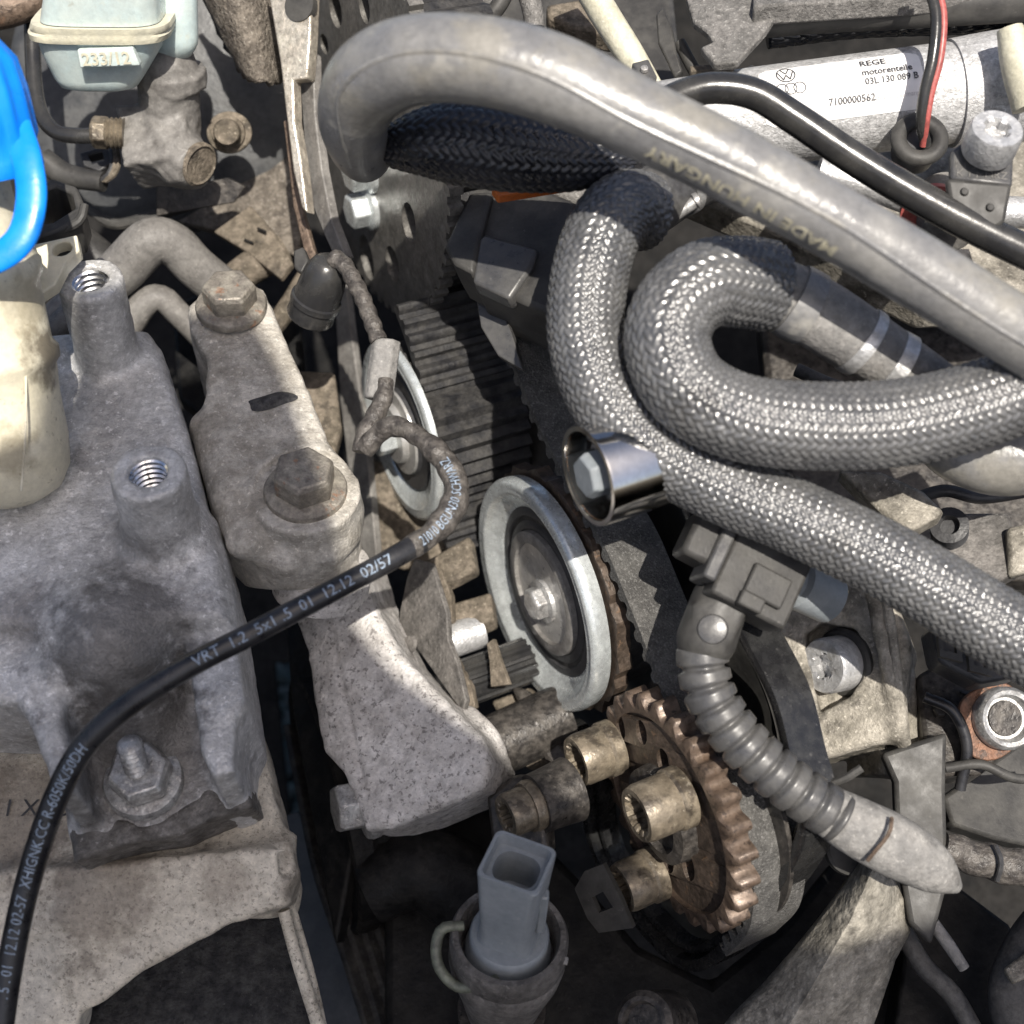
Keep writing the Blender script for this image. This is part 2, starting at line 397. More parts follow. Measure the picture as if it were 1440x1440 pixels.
mat('belt_fabric', (.075, .073, .07), (.115, .112, .106), 30, c3=(.21, .205, .195), s3=3.6, t3=.54, a3=.6, rough=.85, spec=.12, bump=5, bsize=3, grit=.3)
mat('belt_rubber', (.022, .022, .024), (.05, .048, .046), 24, c3=(.15, .14, .13), s3=5, t3=.66, a3=.5, rough=.6, bump=1.6, bsize=5, spec=0.22)
mat('zinc', (.66, .70, .70), (.56, .59, .59), 24, rough=.3, metal=.55, bump=.5, bsize=9, grit=0.25)
mat('chrome', (.72, .71, .69), (.62, .60, .57), 60, rough=.11, rvar=.04, metal=1.0, grit=0.1)
mat('steel_bolt', (.48, .48, .47), (.33, .32, .31), 16, c3=(.72, .70, .66), s3=8, t3=.58, a3=.7, c4=(.07, .065, .06), s4=14, t4=.60, a4=.7, rough=.42, metal=.55, bump=1.0, bsize=5)
mat('old_bolt', (.31, .285, .24), (.20, .18, .155), 18, c3=(.30, .14, .07), s3=30, t3=.60, a3=.6, rough=.5, metal=.35, bump=1.6, bsize=5, grit=.4)
mat('rust', (.27, .125, .055), (.42, .24, .13), 14, c3=(.10, .05, .03), s3=8, t3=.62, a3=.7, rough=.75, bump=2.5, bsize=5, spec=0.2)
mat('rusty_steel', (.12, .085, .062), (.19, .14, .105), 16, c3=(.05, .036, .028), s3=10, t3=.56, a3=.75, c4=(.27, .135, .07), s4=45, t4=.6, a4=.6, rough=.55, metal=.35, bump=1.8, bsize=5)
mat('brass_bolt', (.25, .21, .155), (.15, .125, .092), 18, c3=(.40, .36, .29), s3=8, t3=.62, a3=.5, c4=(.045, .036, .028), s4=34, t4=.51, a4=.8, rough=.40, metal=.35, bump=.7, bsize=6, grit=.35)
mat('greasy_rust', (.055, .042, .033), (.10, .075, .058), 18, c3=(.19, .12, .075), s3=12, t3=.60, a3=.7, rough=.42, metal=.25, bump=1.0, bsize=6)
mat('rim_rubber', (.012, .012, .013), (.022, .022, .022), 30, c3=(.13, .125, .12), s3=8, t3=.64, a3=.4, rough=.26, rvar=.1, spec=.6, bump=.5, bsize=8, grit=.25)
mat('worn_tooth_steel', (.10, .072, .054), (.15, .11, .083), 16, c3=(.045, .034, .028), s3=10, t3=.56, a3=.75, c4=(.20, .115, .065), s4=40, t4=.6, a4=.5, rough=.42, metal=.35, bump=.5, bsize=5, grit=.3)
mat('sprocket_steel', (.135, .13, .12), (.19, .18, .165), 30, c3=(.26, .25, .23), s3=8, t3=.64, a3=.5, rough=.45, metal=.45, bump=.8, bsize=6)
mat('cream_plastic', (.60, .555, .42), (.67, .625, .49), 60, c3=(.24, .205, .14), s3=22, t3=.64, a3=.5, rough=.42, bump=.8, bsize=14, sss=.1, grit=0.12)
mat('blue_plastic', (.003, .21, .84), (.004, .24, .86), 60, rough=.36, bump=.4, bsize=10, grit=.05)
mat('reservoir_plastic', (.50, .60, .60), (.56, .63, .60), 70, c4=(.56, .53, .40), s4=80, t4=.60, a4=.6, c3=(.38, .36, .28), s3=30, t3=.66, a3=.4, rough=.35, sss=.3, bump=.6, bsize=14, grit=0.12)
mat('reservoir_seam', (.58, .55, .42), (.50, .48, .38), 30, rough=.45, bump=1, bsize=8, grit=0.15)
mat('tan_dirt', (.18, .152, .12), (.105, .09, .07), 26, c3=(.33, .29, .23), s3=7, t3=.61, a3=.6, c4=(.045, .04, .034), s4=50, t4=.55, a4=.75, rough=.75, bump=2.5, bsize=6, spec=.12)
mat('felt_mat', (.21, .185, .155), (.12, .105, .09), 26, c3=(.42, .385, .335), s3=5, t3=.58, a3=.6, rough=.9, bump=9, bsize=6, spec=0.05)
mat('grey_pipe', (.19, .182, .17), (.135, .128, .12), 40, c3=(.32, .305, .28), s3=7, t3=.62, a3=.5, c4=(.07, .064, .058), s4=60, t4=.57, a4=.6, rough=.5, bump=1.0, bsize=6, grit=.3, spec=0.3)
mat('booster_paint', (.045, .047, .05), (.075, .076, .076), 60, c4=(.05, .05, .05), s4=60, t4=.58, a4=.7, rough=.4, bump=.7, bsize=8, grit=0.25, spec=0.25)
mat('bright_plate', (.62, .57, .48), (.48, .43, .36), 30, c3=(.25, .20, .14), s3=8, t3=.62, a3=.6, rough=.35, metal=.55, bump=2, bsize=8)
mat('black_pipe', (.022, .022, .023), (.04, .039, .037), 50, rough=.25, rvar=.06, bump=.3, bsize=9, grit=0.15)
mat('fuel_rail_steel', (.50, .50, .50), (.42, .42, .42), 40, c3=(.68, .68, .68), s3=4.5, t3=.57, a3=.55, rough=.5, metal=.3, bump=2.0, bsize=4.5)
mat('sticker_paper', (.80, .79, .77), (.76, .75, .73), 50, rough=.5, grit=.04)
mat('sticker_ink', (.05, .05, .055), rough=.6)
mat('faint_ink', (.55, .54, .53), rough=.6)
mat('hose_print', (.36, .335, .25), (.26, .245, .19), 12, rough=.7)
mat('orange_plastic', (.62, .15, .02), (.50, .12, .02), 30, rough=.45, grit=0.2)
mat('red_wire', (.34, .085, .075), rough=.4)
mat('pale_pipe', (.55, .53, .42), (.45, .43, .33), 30, c3=(.66, .64, .55), s3=7, t3=.6, a3=.5, rough=.5, bump=1, bsize=6, grit=0.2)
mat('sensor_plastic', (.20, .222, .238), (.235, .255, .27), 40, c3=(.34, .34, .33), s3=14, t3=.66, a3=.4, rough=.42, bump=.4, bsize=7, grit=.12)
mat('greasy_metal', (.035, .032, .03), (.07, .063, .056), 22, c3=(.16, .147, .13), s3=7, t3=.63, a3=.5, rough=.4, rvar=.15, metal=.15, spec=.35, bump=1.2, bsize=7)
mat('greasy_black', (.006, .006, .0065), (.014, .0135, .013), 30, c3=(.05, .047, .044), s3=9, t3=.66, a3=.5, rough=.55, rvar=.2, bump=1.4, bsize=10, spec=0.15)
mat('olive_wire', (.13, .14, .105), (.09, .095, .075), 20, rough=.5)
mat('grey_tape', (.17, .166, .16), (.24, .232, .22), 30, c3=(.38, .365, .34), s3=7, t3=.6, a3=.5, c4=(.06, .055, .05), s4=50, t4=.60, a4=.5, rough=.6, bump=2, bsize=6, grit=.3, spec=0.25)
mat('leaf_shield', (.36, .335, .285), (.22, .205, .175), 40, c3=(.55, .515, .45), s3=9, t3=.61, a3=.5, c4=(.06, .055, .05), s4=70, t4=.56, a4=.7, rough=.5, metal=.2, spec=.3, bump=5, bsize=14)
mat('copper_washer', (.20, .10, .06), (.14, .08, .055), 20, c3=(.05, .04, .035), s3=14, t3=.54, a3=.75, rough=.6, metal=.3, bump=2, bsize=6)
mat('gravel', (.13, .17, .16), (.24, .25, .23), 40, c3=(.34, .26, .18), s3=40, t3=.62, a3=.8, rough=.8, bump=2, bsize=8, spec=0.1)
mat('thread_steel', (.74, .75, .78), (.66, .67, .70), 20, rough=.22, metal=1.0)
mat('dark_stain', (.045, .045, .048), (.09, .088, .085), 12, rough=.6, bump=2, bsize=6, spec=0.1)
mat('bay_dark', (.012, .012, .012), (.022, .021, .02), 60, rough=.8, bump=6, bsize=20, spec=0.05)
mat('pale_steel', (.50, .49, .47), (.42, .41, .39), 24, rough=.35, metal=.5, bump=.6, bsize=8, grit=.2)
# ------------------------------------------------------------------ unseen panel added above and behind the lens, cut to cast the lower-left shade
edge = [(345, 380), (395, 480), (440, 640), (500, 850), (560, 930), (650, 1005), (760, 1080), (880, 1180), (1000, 1290), (1150, 1330), (1290, 1300), (1500, 1240), (1600, 1220)]
pp = [S(x, y, 60) + SUN * 3300 for x, y in edge + [(1600, 1560), (-110, 1560), (-110, 740), (70, 640), (110, 420), (250, 380)]]
o = mk('shade_panel', prism(pp, nz((0, .2, 1)) * 12), M('dusty_plastic')); o['kind'] = 'structure'
# ------------------------------------------------------------------ deep backdrop of the bay
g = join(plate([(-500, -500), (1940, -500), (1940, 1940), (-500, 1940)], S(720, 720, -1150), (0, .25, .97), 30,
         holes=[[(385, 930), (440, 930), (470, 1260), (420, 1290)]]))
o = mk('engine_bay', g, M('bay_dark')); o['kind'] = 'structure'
# ground seen through the gap
g = plate([(-200, 300), (1300, 300), (1300, 2000), (-200, 2000)], S(420, 1100, -1900), UP, 20)
o = mk('ground', g, M('gravel')); o['kind'] = 'structure'
rng = random.Random(5); gs = []
for i in range(420):
    c = PL([(rng.uniform(350, 500), rng.uniform(880, 1330))], S(420, 1100, -1880), UP)[0]
    r = rng.uniform(12, 34); b = ball(c, r, 5); sq = np.array([rng.uniform(.7, 1.3) for _ in range(3)])
    gs.append((c + (b[0] - c) * sq, b[1]))
o = mk('gravel', join(*gs), M('gravel'), ang=60, fix=False); o['kind'] = 'stuff'

N1 = nz((.03, .50, .866)); AX = nz((.05, .64, .77))
def at_plane(x, y, O, N, lift=0.0): return PL([(x, y)], O, N)[0] + nz(N) * lift

def threaded_boss(T, top, ax, ro, ri, name='thread'):
    a, b, ax = frame(ax); pts = []
    n = 40; turns = 7; dep = ri * 2.6; V = []; F = []
    rows = turns * 4
    for i in range(rows + 1):
        ph = i / 4.0; rr = ri * (1.0 - .13 * (1 if (i % 4) in (1, 2) else 0))
        h = -dep * i / rows
        for j in range(n):
            th = 2 * np.pi * j / n; hh = h - dep / turns * (j / n)
            V.append(top + ax * hh + (a * math.cos(th) + b * math.sin(th)) * rr)
    for i in range(rows):
        for j in range(n):
            k = (j + 1) % n
            if k == 0:
                if i + 4 + 1 <= rows and i >= 0: pass
            F.append((i * n + j, (i + 1) * n + j, (i + 1) * n + k, i * n + k) if k else (i * n + j, (i + 1) * n + j, max(0, i - 3) * n, max(0, i - 4) * n) if i >= 4 else (i * n + j, (i + 1) * n + j, i * n, i * n))
    F = [f for f in F if len(set(f)) == len(f)]
    mk(name, (np.array(V), F), M('thread_steel'), T, ang=50, fix=False)

# ------------------------------------------------------------------ left mount casting
O1 = S(190, 560, 0)
def lift1(h): return O1 + N1 * h
slab = f_prism([(-120, 500), (60, 466), (205, 460), (226, 486), (262, 600), (292, 720), (312, 800), (318, 870), (60, 880), (-120, 880)], O1, N1, 200, 16)
ribR = f_prism([(246, 765), (300, 735), (322, 820), (345, 985), (330, 1015), (328, 1082), (300, 1092), (282, 1056), (268, 960)], lift1(-26), N1, 230, 9)
ribL = f_prism([(-120, 770), (20, 775), (44, 800), (78, 930), (104, 1110), (78, 1118), (38, 1010), (22, 988), (-120, 985)], lift1(-24), N1, 200, 14)
NF = nz((0, .30, .95)); OF = S(190, 1090, 120)
floor_ = f_prism([(70, 860), (262, 850), (300, 1118), (262, 1140), (195, 1168), (96, 1180), (84, 1000)], OF, NF, 200, 8)
foot = f_prism([(88, 1085), (180, 1060), (320, 1030), (348, 1122), (352, 1132), (290, 1152), (250, 1174), (180, 1184), (102, 1210)], OF + NF * -4, nz((0, .38, .92)), 95, 6)
hump = f_cone(S(160, 905, 120), S(196, 1030, 62), 92, 66)
valley = f_cone(S(60, 905, 300), S(120, 1060, 240), 60, 60)
b1a, b1b = at_plane(125, 400, O1, N1, 118), None
boss1t = S(126, 392, 70); boss2t = S(208, 662, 190)
boss1 = f_cyl(boss1t, boss1t - AX * 210, 44, 5); boss2 = f_cyl(boss2t, boss2t - AX * 200, 48, 5); base2 = f_cone(boss2t - AX * 90, boss2t - AX * 170, 46, 66)
ridge = f_cone(S(250, 800, 150), S(285, 1060, 215), 26, 22)
def left_fn(P):
    d = smin(slab(P), ribR(P), 26); d = smin(d, ribL(P), 20); d = smin(d, floor_(P), 26); d = smin(d, hump(P), 34)
    d = smin(d, foot(P), 8)
    d = smin(d, boss1(P), 16); d = smin(d, base2(P), 24); d = smin(d, boss2(P), 12)
    e1 = (P - boss1t.astype(np.float32)) @ AX.astype(np.float32); e2 = (P - boss2t.astype(np.float32)) @ AX.astype(np.float32)
    near1 = np.linalg.norm(P - boss1t.astype(np.float32), axis=1) - 80; near2 = np.linalg.norm(P - boss2t.astype(np.float32), axis=1) - 84
    d = np.maximum(d, -np.maximum(-e1, near1)); d = np.maximum(d, -np.maximum(-e2, near2))
    for t, r in ((boss1t, 25), (boss2t, 25)):
        a = (t - AX * 80).astype(np.float32); h = (P - a) @ AX.astype(np.float32); rad = np.linalg.norm(P - a - h[:, None] * AX.astype(np.float32), axis=1)
        d = np.maximum(d, -np.maximum(np.maximum(rad - r, -h), h - 120))
        d = np.maximum(d, -(rad - (r + 7) + np.clip(80 - h, 0, 200) * 1.0) * .7 - 0.0) if False else d
    return d + wob(P, .9, 46)
T = thing('engine_mount', 'large grey cast aluminium engine mount with two threaded posts on the beige rail', 'engine mount', OF - NF * 100)
def loc(P, T): return world(P) - np.array(T['_o'])
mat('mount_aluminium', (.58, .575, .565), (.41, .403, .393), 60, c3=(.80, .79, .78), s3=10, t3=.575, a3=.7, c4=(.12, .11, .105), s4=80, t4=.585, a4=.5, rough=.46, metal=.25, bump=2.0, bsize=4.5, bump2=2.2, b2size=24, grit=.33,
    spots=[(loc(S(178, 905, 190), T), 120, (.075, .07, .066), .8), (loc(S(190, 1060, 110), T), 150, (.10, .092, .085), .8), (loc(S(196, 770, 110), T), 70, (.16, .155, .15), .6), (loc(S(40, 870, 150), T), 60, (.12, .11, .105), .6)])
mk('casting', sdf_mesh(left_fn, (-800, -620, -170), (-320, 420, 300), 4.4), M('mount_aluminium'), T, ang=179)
threaded_boss(T, boss1t - AX * 4, AX, 40, 25.6); threaded_boss(T, boss2t - AX * 4, AX, 40, 25.6)
# foot: slab in front of the nut, coloured darker than the casting
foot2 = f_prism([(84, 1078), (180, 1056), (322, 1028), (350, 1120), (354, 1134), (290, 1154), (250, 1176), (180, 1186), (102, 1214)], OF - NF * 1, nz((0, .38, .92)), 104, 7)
mk('mount_foot', sdf_mesh(lambda P: smax(foot2(P), -f_cone(S(205, 1090, 160), S(205, 1090, 90), 62, 62)(P), 8) + wob(P, 1.2, 26), (-640, -520, 0), (-320, -270, 230), 4.2), M('rough_cast_dark'), T, ang=179)
# nut with stud
nb = at_plane(203, 1098, OF, NF, 2); NA = nz((.02, .52, .85))
mk('washer', lathe(nb, NA, [(52, -8), (53, 2), (50, 8), (36, 10)], 48), M('steel_bolt'), T)
nut = mk('nut', lathe(nb + NA * 10, NA, [(40, 0), (42, 4), (42, 26), (37, 33), (18, 33)], 6, rot=.35), M('steel_bolt'), T, ang=20, bevel=2)
mk('stud', lathe(nb + NA * 40, nz((-.02, .75, .66)), [(16.5 - 3.4 * (i % 2), -14 + i * 4.6) for i in range(15)] + [(11, 57)], 24), M('steel_bolt'), T, ang=60)

# ------------------------------------------------------------------ arm with two hex bolts
N2 = nz((.05, .55, .83)); O2 = S(380, 560, -30)
armp = f_prism([(263, 428), (290, 405), (368, 402), (380, 425), (402, 475), (440, 560), (470, 640), (492, 690), (420, 700), (318, 690), (302, 600), (288, 560), (290, 500), (266, 462)], O2, N2, 170, 10)
low = f_prism([(268, 598), (285, 582), (330, 580), (375, 600), (470, 640), (496, 690), (500, 738), (470, 778), (398, 798), (360, 782), (302, 730), (286, 660)], O2 + N2 * -34, N2, 150, 22)
pad = f_cone(S(428, 706, 20), S(428, 706, 20) + AX * 36, 96, 86)
hump2 = f_cone(S(345, 610, -20), S(460, 650, -10), 26, 30)
leftlip = f_cone(S(290, 600, -34), S(345, 760, 70), 22, 26)
B1 = at_plane(326, 436, O2, N2, 0); B2 = at_plane(430, 692, O2, N2, 0)
def arm_fn(P):
    d = smin(armp(P), low(P), 30); d = smin(d, leftlip(P), 24)
    c = f_cyl(B2 - AX * 70, B2 + AX * 4, 74, 6)(P); d = smin(d, c, 22)
    e = (P - (B2 + AX * 2).astype(np.float32)) @ AX.astype(np.float32); nr = np.linalg.norm(P - B2.astype(np.float32), axis=1) - 70
    d = smax(d, -np.maximum(-e, nr), 6)
    return d + wob(P, .9, 46)
T = thing('mount_arm', 'grey brown cast mount arm holding two flanged hex bolts, right of the big mount', 'mount arm', S(400, 780, -60))
arm = mk('casting', sdf_mesh(arm_fn, (-520, -110, -330), (-190, 400, 150), 4.2), M('cast_aluminium_warm'), T, ang=179)
for nm, B, r, rot in (('rusty', B1, 52, .1), ('plain', B2, 56, .42)):
    N = AX; a, b, _ = frame(N)
    bo = mk('flange_bolt', join(lathe(B + N * (2 if nm == 'plain' else 6), N, [(r, -4), (r + 1, 3), (r - 1, 7), (r * .80, 11), (r * .74, 12)], 56)), M('old_bolt'), T)
    bo['label'] = 'hex bolt flange with orange rust patches' if nm == 'rusty' else 'hex bolt flange with little rust'
    mk('hex_head', lathe(B + N * 10, N, [(r * .77, 0), (r * .77, 32), (r * .70, 40)], 6, rot=rot), M('old_bolt'), bo, ang=20, bevel=2.5)
mk('rubber_smear', (lambda c: loft([[c + (np.array((1, .12, -.1)) * math.cos(t) * 34 * q * (1 + .14 * math.sin(3 * t + 1)) + np.array((0, .8, -.55)) * math.sin(t) * 15 * q * (1 + .3 * math.sin(2 * t))) + N2 * (7 * (1 - q * q) + 4) for t in np.linspace(0, 2 * np.pi, 25)[:-1]] for q in (1, .75, .4, .02)], True))(at_plane(381, 565, O2, N2, -3)), M('dark_stain'), T, ang=80)

# ------------------------------------------------------------------ lower bracket
N3 = nz((-.22, .30, .93)); O3 = S(540, 980, -60)
bk = f_prism([(388, 790), (430, 800), (500, 770), (520, 840), (560, 915), (640, 1000), (675, 1032), (690, 1068), (682, 1108), (640, 1128), (545, 1166), (512, 1168), (492, 1110), (478, 1082), (452, 1056), (436, 980), (428, 915), (405, 860)], O3, N3, 170, 16)
crease = f_cone(S(452, 820, -20), S(512, 1090, -38), 4.5, 4)
lfac = f_prism([(360, 760), (456, 790), (480, 900), (512, 1100), (505, 1190), (360, 1190)], O3 + N3 * 40 + np.array((-10, 0, 0)), nz((-.62, .2, .76)), 60, 1)
NL = nz((-.55, .22, .80)); PLf = at_plane(472, 930, O3, N3, 1)
def br_fn(P):
    d = bk(P)
    d = smax(d, (P - PLf.astype(np.float32)) @ NL.astype(np.float32) - 2, 8)
    for (xa, ya), (xb, yb) in (((456, 838), (474, 930)), ((474, 930), (497, 1040)), ((497, 1040), (510, 1104))):
        d = smax(d, -f_cone(at_plane(xa, ya, O3, N3, 1), at_plane(xb, yb, O3, N3, 1), 5.5, 5.5)(P), 3)
    d = smin(d, f_cyl(S(620, 1075, -110), S(682, 1040, -150), 60, 10)(P), 20)
    return d + wob(P, 1.0, 40)
T = thing('engine_bracket', 'speckled grey cast bracket below the mount arm, tapering down to the right', 'bracket', S(590, 1160, -160))
mk('casting', sdf_mesh(br_fn, (-400, -520, -290), (20, 0, 40), 4.2), M('cast_aluminium_speckled'), T, ang=179)
mk('collar', lathe(S(452, 806, -42), nz((.12, .80, .58)), [(70, -26), (72, 0), (70, 16)], 40), M('cast_aluminium_speckled'), T)
BX = nz((-.93, -.10, .35)); bo_ = S(516, 1130, -66)
fl = mk('flange_bolt', lathe(bo_, BX, [(50, -12), (52, -2), (50, 5), (40, 9)], 44), M('steel_bolt'), T)
mk('hex_head', lathe(bo_ + BX * 6, BX, [(37, 0), (37, 36), (33, 42)], 6, rot=.3), M('steel_bolt'), fl, ang=20, bevel=2)
mk('spacer_tube', lathe(S(672, 1060, -165), nz((-.86, -.35, .3)), [(48, -150), (48, -10)], 40), M('greasy_metal'), T)

# ------------------------------------------------------------------ beige chassis rail
NR = nz((0, .46, .89)); OR = S(200, 1150, 40)
rp = f_prism([(-140, 900), (335, 900), (352, 985), (380, 1090), (402, 1180), (409, 1225), (404, 1262), (-140, 1330)], OR, NR, 120, 14)
skirt = f_prism([(-140, 1240), (404, 1190), (408, 1240), (398, 1276), (325, 1302), (200, 1368), (112, 1432), (80, 1560), (-140, 1560)], S(200, 1290, 106), nz((0, .05, 1)), 70, 10)
def rail_fn(P):
    d = smin(rp(P), skirt(P), 30)
    s_ = f_cone(S(398, 1190, 80), S(403, 1222, 95), 10, 12)(P); d = smax(d, -s_, 4)
    return d + wob(P, 2.2, 60)
T = thing('chassis_rail', 'beige painted body rail with black speckled dirt and an oval edge hole', 'body rail', S(150, 1400, 60))
mat('rail_paint', (.60, .55, .46), (.50, .455, .375), 60, c3=(.06, .05, .04), s3=6, t3=.56, a3=.5, c4=(.10, .082, .064), s4=110, t4=.53, a4=.6, rough=.5, spec=.35, bump=1.6, bsize=6, grit=.3,
    spots=[(loc(S(150, 1245, 90), T), 95, (.16, .13, .10), .65), (loc(S(20, 1150, 60), T), 110, (.14, .115, .09), .7), (loc(S(320, 1240, 90), T), 45, (.20, .165, .125), .5)])
mk('rail_panel', sdf_mesh(rail_fn, (-780, -760, -120), (-260, -90, 190), 4.6), M('rail_paint'), T, ang=179)
a_, b_, _ = frame(NR)
mk('stamped_mark', print_flat(at_plane(2, 1148, OR, NR, 1.5), (1, 0, 0), np.cross(NR, (1, 0, 0)), '1 X 08', 34, .3), M('black_plastic'), T, fix=False)
mk('edge_flange', join(tube([(399, 1280, 40, 9), (418, 1350, 40, 9), (450, 1450, 40, 10), (470, 1520, 40, 10)], n=12), tube([(410, 1270, 10, 5), (440, 1380, 10, 6), (466, 1500, 10, 6)], n=10)), M('beige_paint'), T)
g = plate([(95, 1260), (395, 1230), (410, 1300), (440, 1420), (470, 1560), (60, 1560)], S(250, 1400, -10), nz((.05, .3, .95)), 60)
o = mk('sealing_mat', g, M('black_sealing_mat'), bevel=8); tag(o, 'crumbly black sealing mat under the beige rail at the bottom edge', 'sealing mat')

# ------------------------------------------------------------------ cream filler neck and blue cap
AN = nz((-.04, .93, .36)); c0 = S(8, 640, 100)
T = thing('fluid_filler', 'cream plastic fluid filler neck under a bright blue loop cap at the left edge', 'filler neck', c0)
q = [(.1, -64), (40, -62), (66, -46), (80, -20), (84, 20), (82, 80), (84, 120), (90, 128), (90, 140), (83, 150), (80, 230), (86, 240), (86, 256), (78, 266), (66, 330), (62, 380), (60, 440)]
mat('stained_cream', (.60, .555, .42), (.66, .615, .48), 60, c3=(.26, .22, .15), s3=16, t3=.62, a3=.6, rough=.42, bump=.9, bsize=14, sss=.1, grit=.14,
    spots=[(loc(S(62, 500, 160), T), 46, (.10, .08, .055), .8), (loc(S(20, 640, 190), T), 40, (.25, .21, .14), .6), (loc(S(30, 420, 190), T), 50, (.33, .28, .19), .5)])
mk('neck_body', lathe(c0, AN, q, 56, rot=.3), M('stained_cream'), T, ang=60)
mk('mould_line', tube([(30, 690, 184, 1.6), (36, 600, 196, 1.6), (36, 500, 190, 1.6), (32, 420, 176, 1.6)], n=6), M('stained_cream'), T)
mk('mounting_ear', plate([(40, 345), (108, 330), (112, 352), (92, 372), (78, 400), (50, 418)], S(70, 370, 110), nz((.1, .3, .95)), 26, holes=[ell(87, 350, 15, 9, 14, -.3)]), M('cream_plastic'), T, bevel=5)
c1 = S(-12, 246, 255); AC = nz((-.10, .90, .42))
cap_ = mk('filler_cap', lathe(c1, AC, [(62, 0), (64, 6), (64, 20), (60, 30), (64, 44), (64, 96), (60, 130), (46, 154), (24, 164), (.1, 166)], 64, mod=lambda i, th, r: r * (1 + (.035 * np.sign(np.sin(th * 14)) if 4 <= i <= 6 else 0))), M('blue_plastic'), T, ang=50)
tb = Tube([(22, 180, 290, 24), (38, 226, 306, 22), (44, 280, 310, 22), (30, 334, 312, 22), (-8, 364, 312, 22), (-60, 372, 310, 22), (-120, 360, 306, 22)], 6)
mk('loop_handle', tb.mesh(20, flat=.45), M('blue_plastic'), cap_, ang=60); cap_['label'] = 'bright blue ribbed cap'
T = thing('bracket_cup', 'worn black plastic cup behind the blue loop handle', 'plastic cup', S(85, 320, 40))
mk('cup_shell', plate([(52, 262), (72, 250), (108, 262), (118, 285), (112, 308), (80, 325), (50, 335)], S(85, 290, 60), nz((.1, .5, .86)), 70, holes=[[(62, 268), (78, 262), (102, 272), (106, 292), (74, 312), (60, 314)]]), M('dusty_plastic'), T, bevel=4)
mk('cup_rim', tube([(50, 336, 62, 7), (82, 326, 66, 7), (112, 310, 66, 7), (119, 288, 62, 6)], n=10), M('dusty_plastic'), T)

# ------------------------------------------------------------------ brake reservoir and master cylinder
AR = nz((.02, .80, .60)); ra, rb, _ = frame(AR)
T = thing('brake_fluid_reservoir', 'translucent pale blue brake fluid reservoir with yellowed seam at the top edge', 'reservoir', S(140, 140, -120))
def sup(cx, cy, d, hx, hy, n=40, e=.5):
    c = S(cx, cy, d); k = kk(d); t = np.linspace(0, 2 * np.pi, n, endpoint=False)
    x = np.sign(np.cos(t)) * np.abs(np.cos(t)) ** e * hx * k; y = np.sign(np.sin(t)) * np.abs(np.sin(t)) ** e * hy * k
    return c + x[:, None] * ra + y[:, None] * rb
rows = [sup(144, 118, -120, 1, 1), sup(144, 117, -120, 40, 34), sup(144, 112, -118, 54, 44), sup(144, 100, -112, 62, 50), sup(146, 62, -80, 82, 56), sup(146, 40, -62, 88, 60)]
g1 = loft(rows, True)
g2 = loft([sup(147, 20, -46, 84, 58), sup(147, -10, -20, 80, 56), sup(147, -60, 20, 74, 52), sup(147, -62, 20, 1, 1)], True)
mk('lower_tub', g1, M('reservoir_plastic'), T, ang=60); mk('upper_tub', g2, M('reservoir_plastic'), T, ang=60)
mk('seam_flange', loft([sup(146, 42, -64, 86, 58), sup(146, 42, -64, 97, 66), sup(146, 34, -57, 99, 67), sup(147, 31, -54, 95, 65), sup(147, 28, -52, 98, 66), sup(147, 21, -46, 96, 65), sup(147, 21, -46, 84, 58)], True), M('reservoir_seam'), T, ang=50)
lobe = lambda P: smin(f_cone(S(248, -20, -70), S(252, 52, -110), 30, 28)(P), f_cone(S(225, 20, -90), S(240, 70, -140), 34, 30)(P), 20)
mk('side_lobe', sdf_mesh(lobe, (-560, 620, -190), (-440, 860, -20), 5), M('reservoir_plastic'), T, ang=179)
O = S(112, 96, -26); a = nz((1, .04, 0)); N = nz((0, -.60, .80)); b = np.cross(N, a)
mk('raised_plate', prism([O, O + a * 86, O + a * 80 + b * 26, O + a * 2 + b * 26], -N * 14), M('reservoir_plastic'), T, bevel=2)
mk('raised_number', print_flat(O + a * 6 + b * 4, a, b, '233/12', 25, 2.0, True), M('reservoir_seam'), T, fix=False)
T = thing('brake_master_cylinder', 'grey cast brake master cylinder under the pale reservoir', 'master cylinder', S(240, 260, -260))
mc = [f_cone(S(236, 100, -150), S(240, 190, -210), 46, 46), f_prism([(162, 148), (235, 140), (262, 170), (250, 222), (172, 232)], S(205, 190, -150), nz((-.1, .2, .97)), 90, 6), f_cone(S(236, 200, -190), S(262, 232, -180), 46, 42)]
cut = S(288, 235, -165); CN = nz((.80, -.45, .40))
def mc_fn(P):
    d = smin(mc[0](P), mc[1](P), 10); d = smin(d, mc[2](P), 7)
    d = smin(d, f_cyl(S(240, 96, -150), S(243, 120, -168), 52, 4)(P), 4)
    d = smax(d, (P - (cut - CN * 12).astype(np.float32)) @ CN.astype(np.float32), 4)
    return d + wob(P, 1.2, 24)
mk('cylinder_body', sdf_mesh(mc_fn, (-680, 500, -330), (-430, 760, -60), 4), M('grey_pipe'), T, ang=179)
mk('end_plug', lathe(cut - CN * 16, CN, [(34, 0), (34, 6), (30, 9), (28, 6), (.1, 6)], 40), M('tan_dirt'), T)
un = nz((-1, .03, .1)); uo = S(170, 188, -160)
mk('union_nut', lathe(uo + un * 20, un, [(25, 0), (25, 20), (20, 24)], 6, rot=.3), M('brass_bolt'), T, ang=20, bevel=2)
mk('union_thread', lathe(uo, un, [(24 - 3 * (i % 2), i * 3.2 - 6) for i in range(10)], 30), M('brass_bolt'), T, ang=60)
mk('brake_line', tube([(140, 190, -165, 11), (110, 191, -165, 11), (80, 186, -170, 11), (60, 165, -180, 11), (50, 130, -190, 11), (46, 70, -200, 11), (44, -40, -210, 11)], n=14), M('black_pipe'), T)
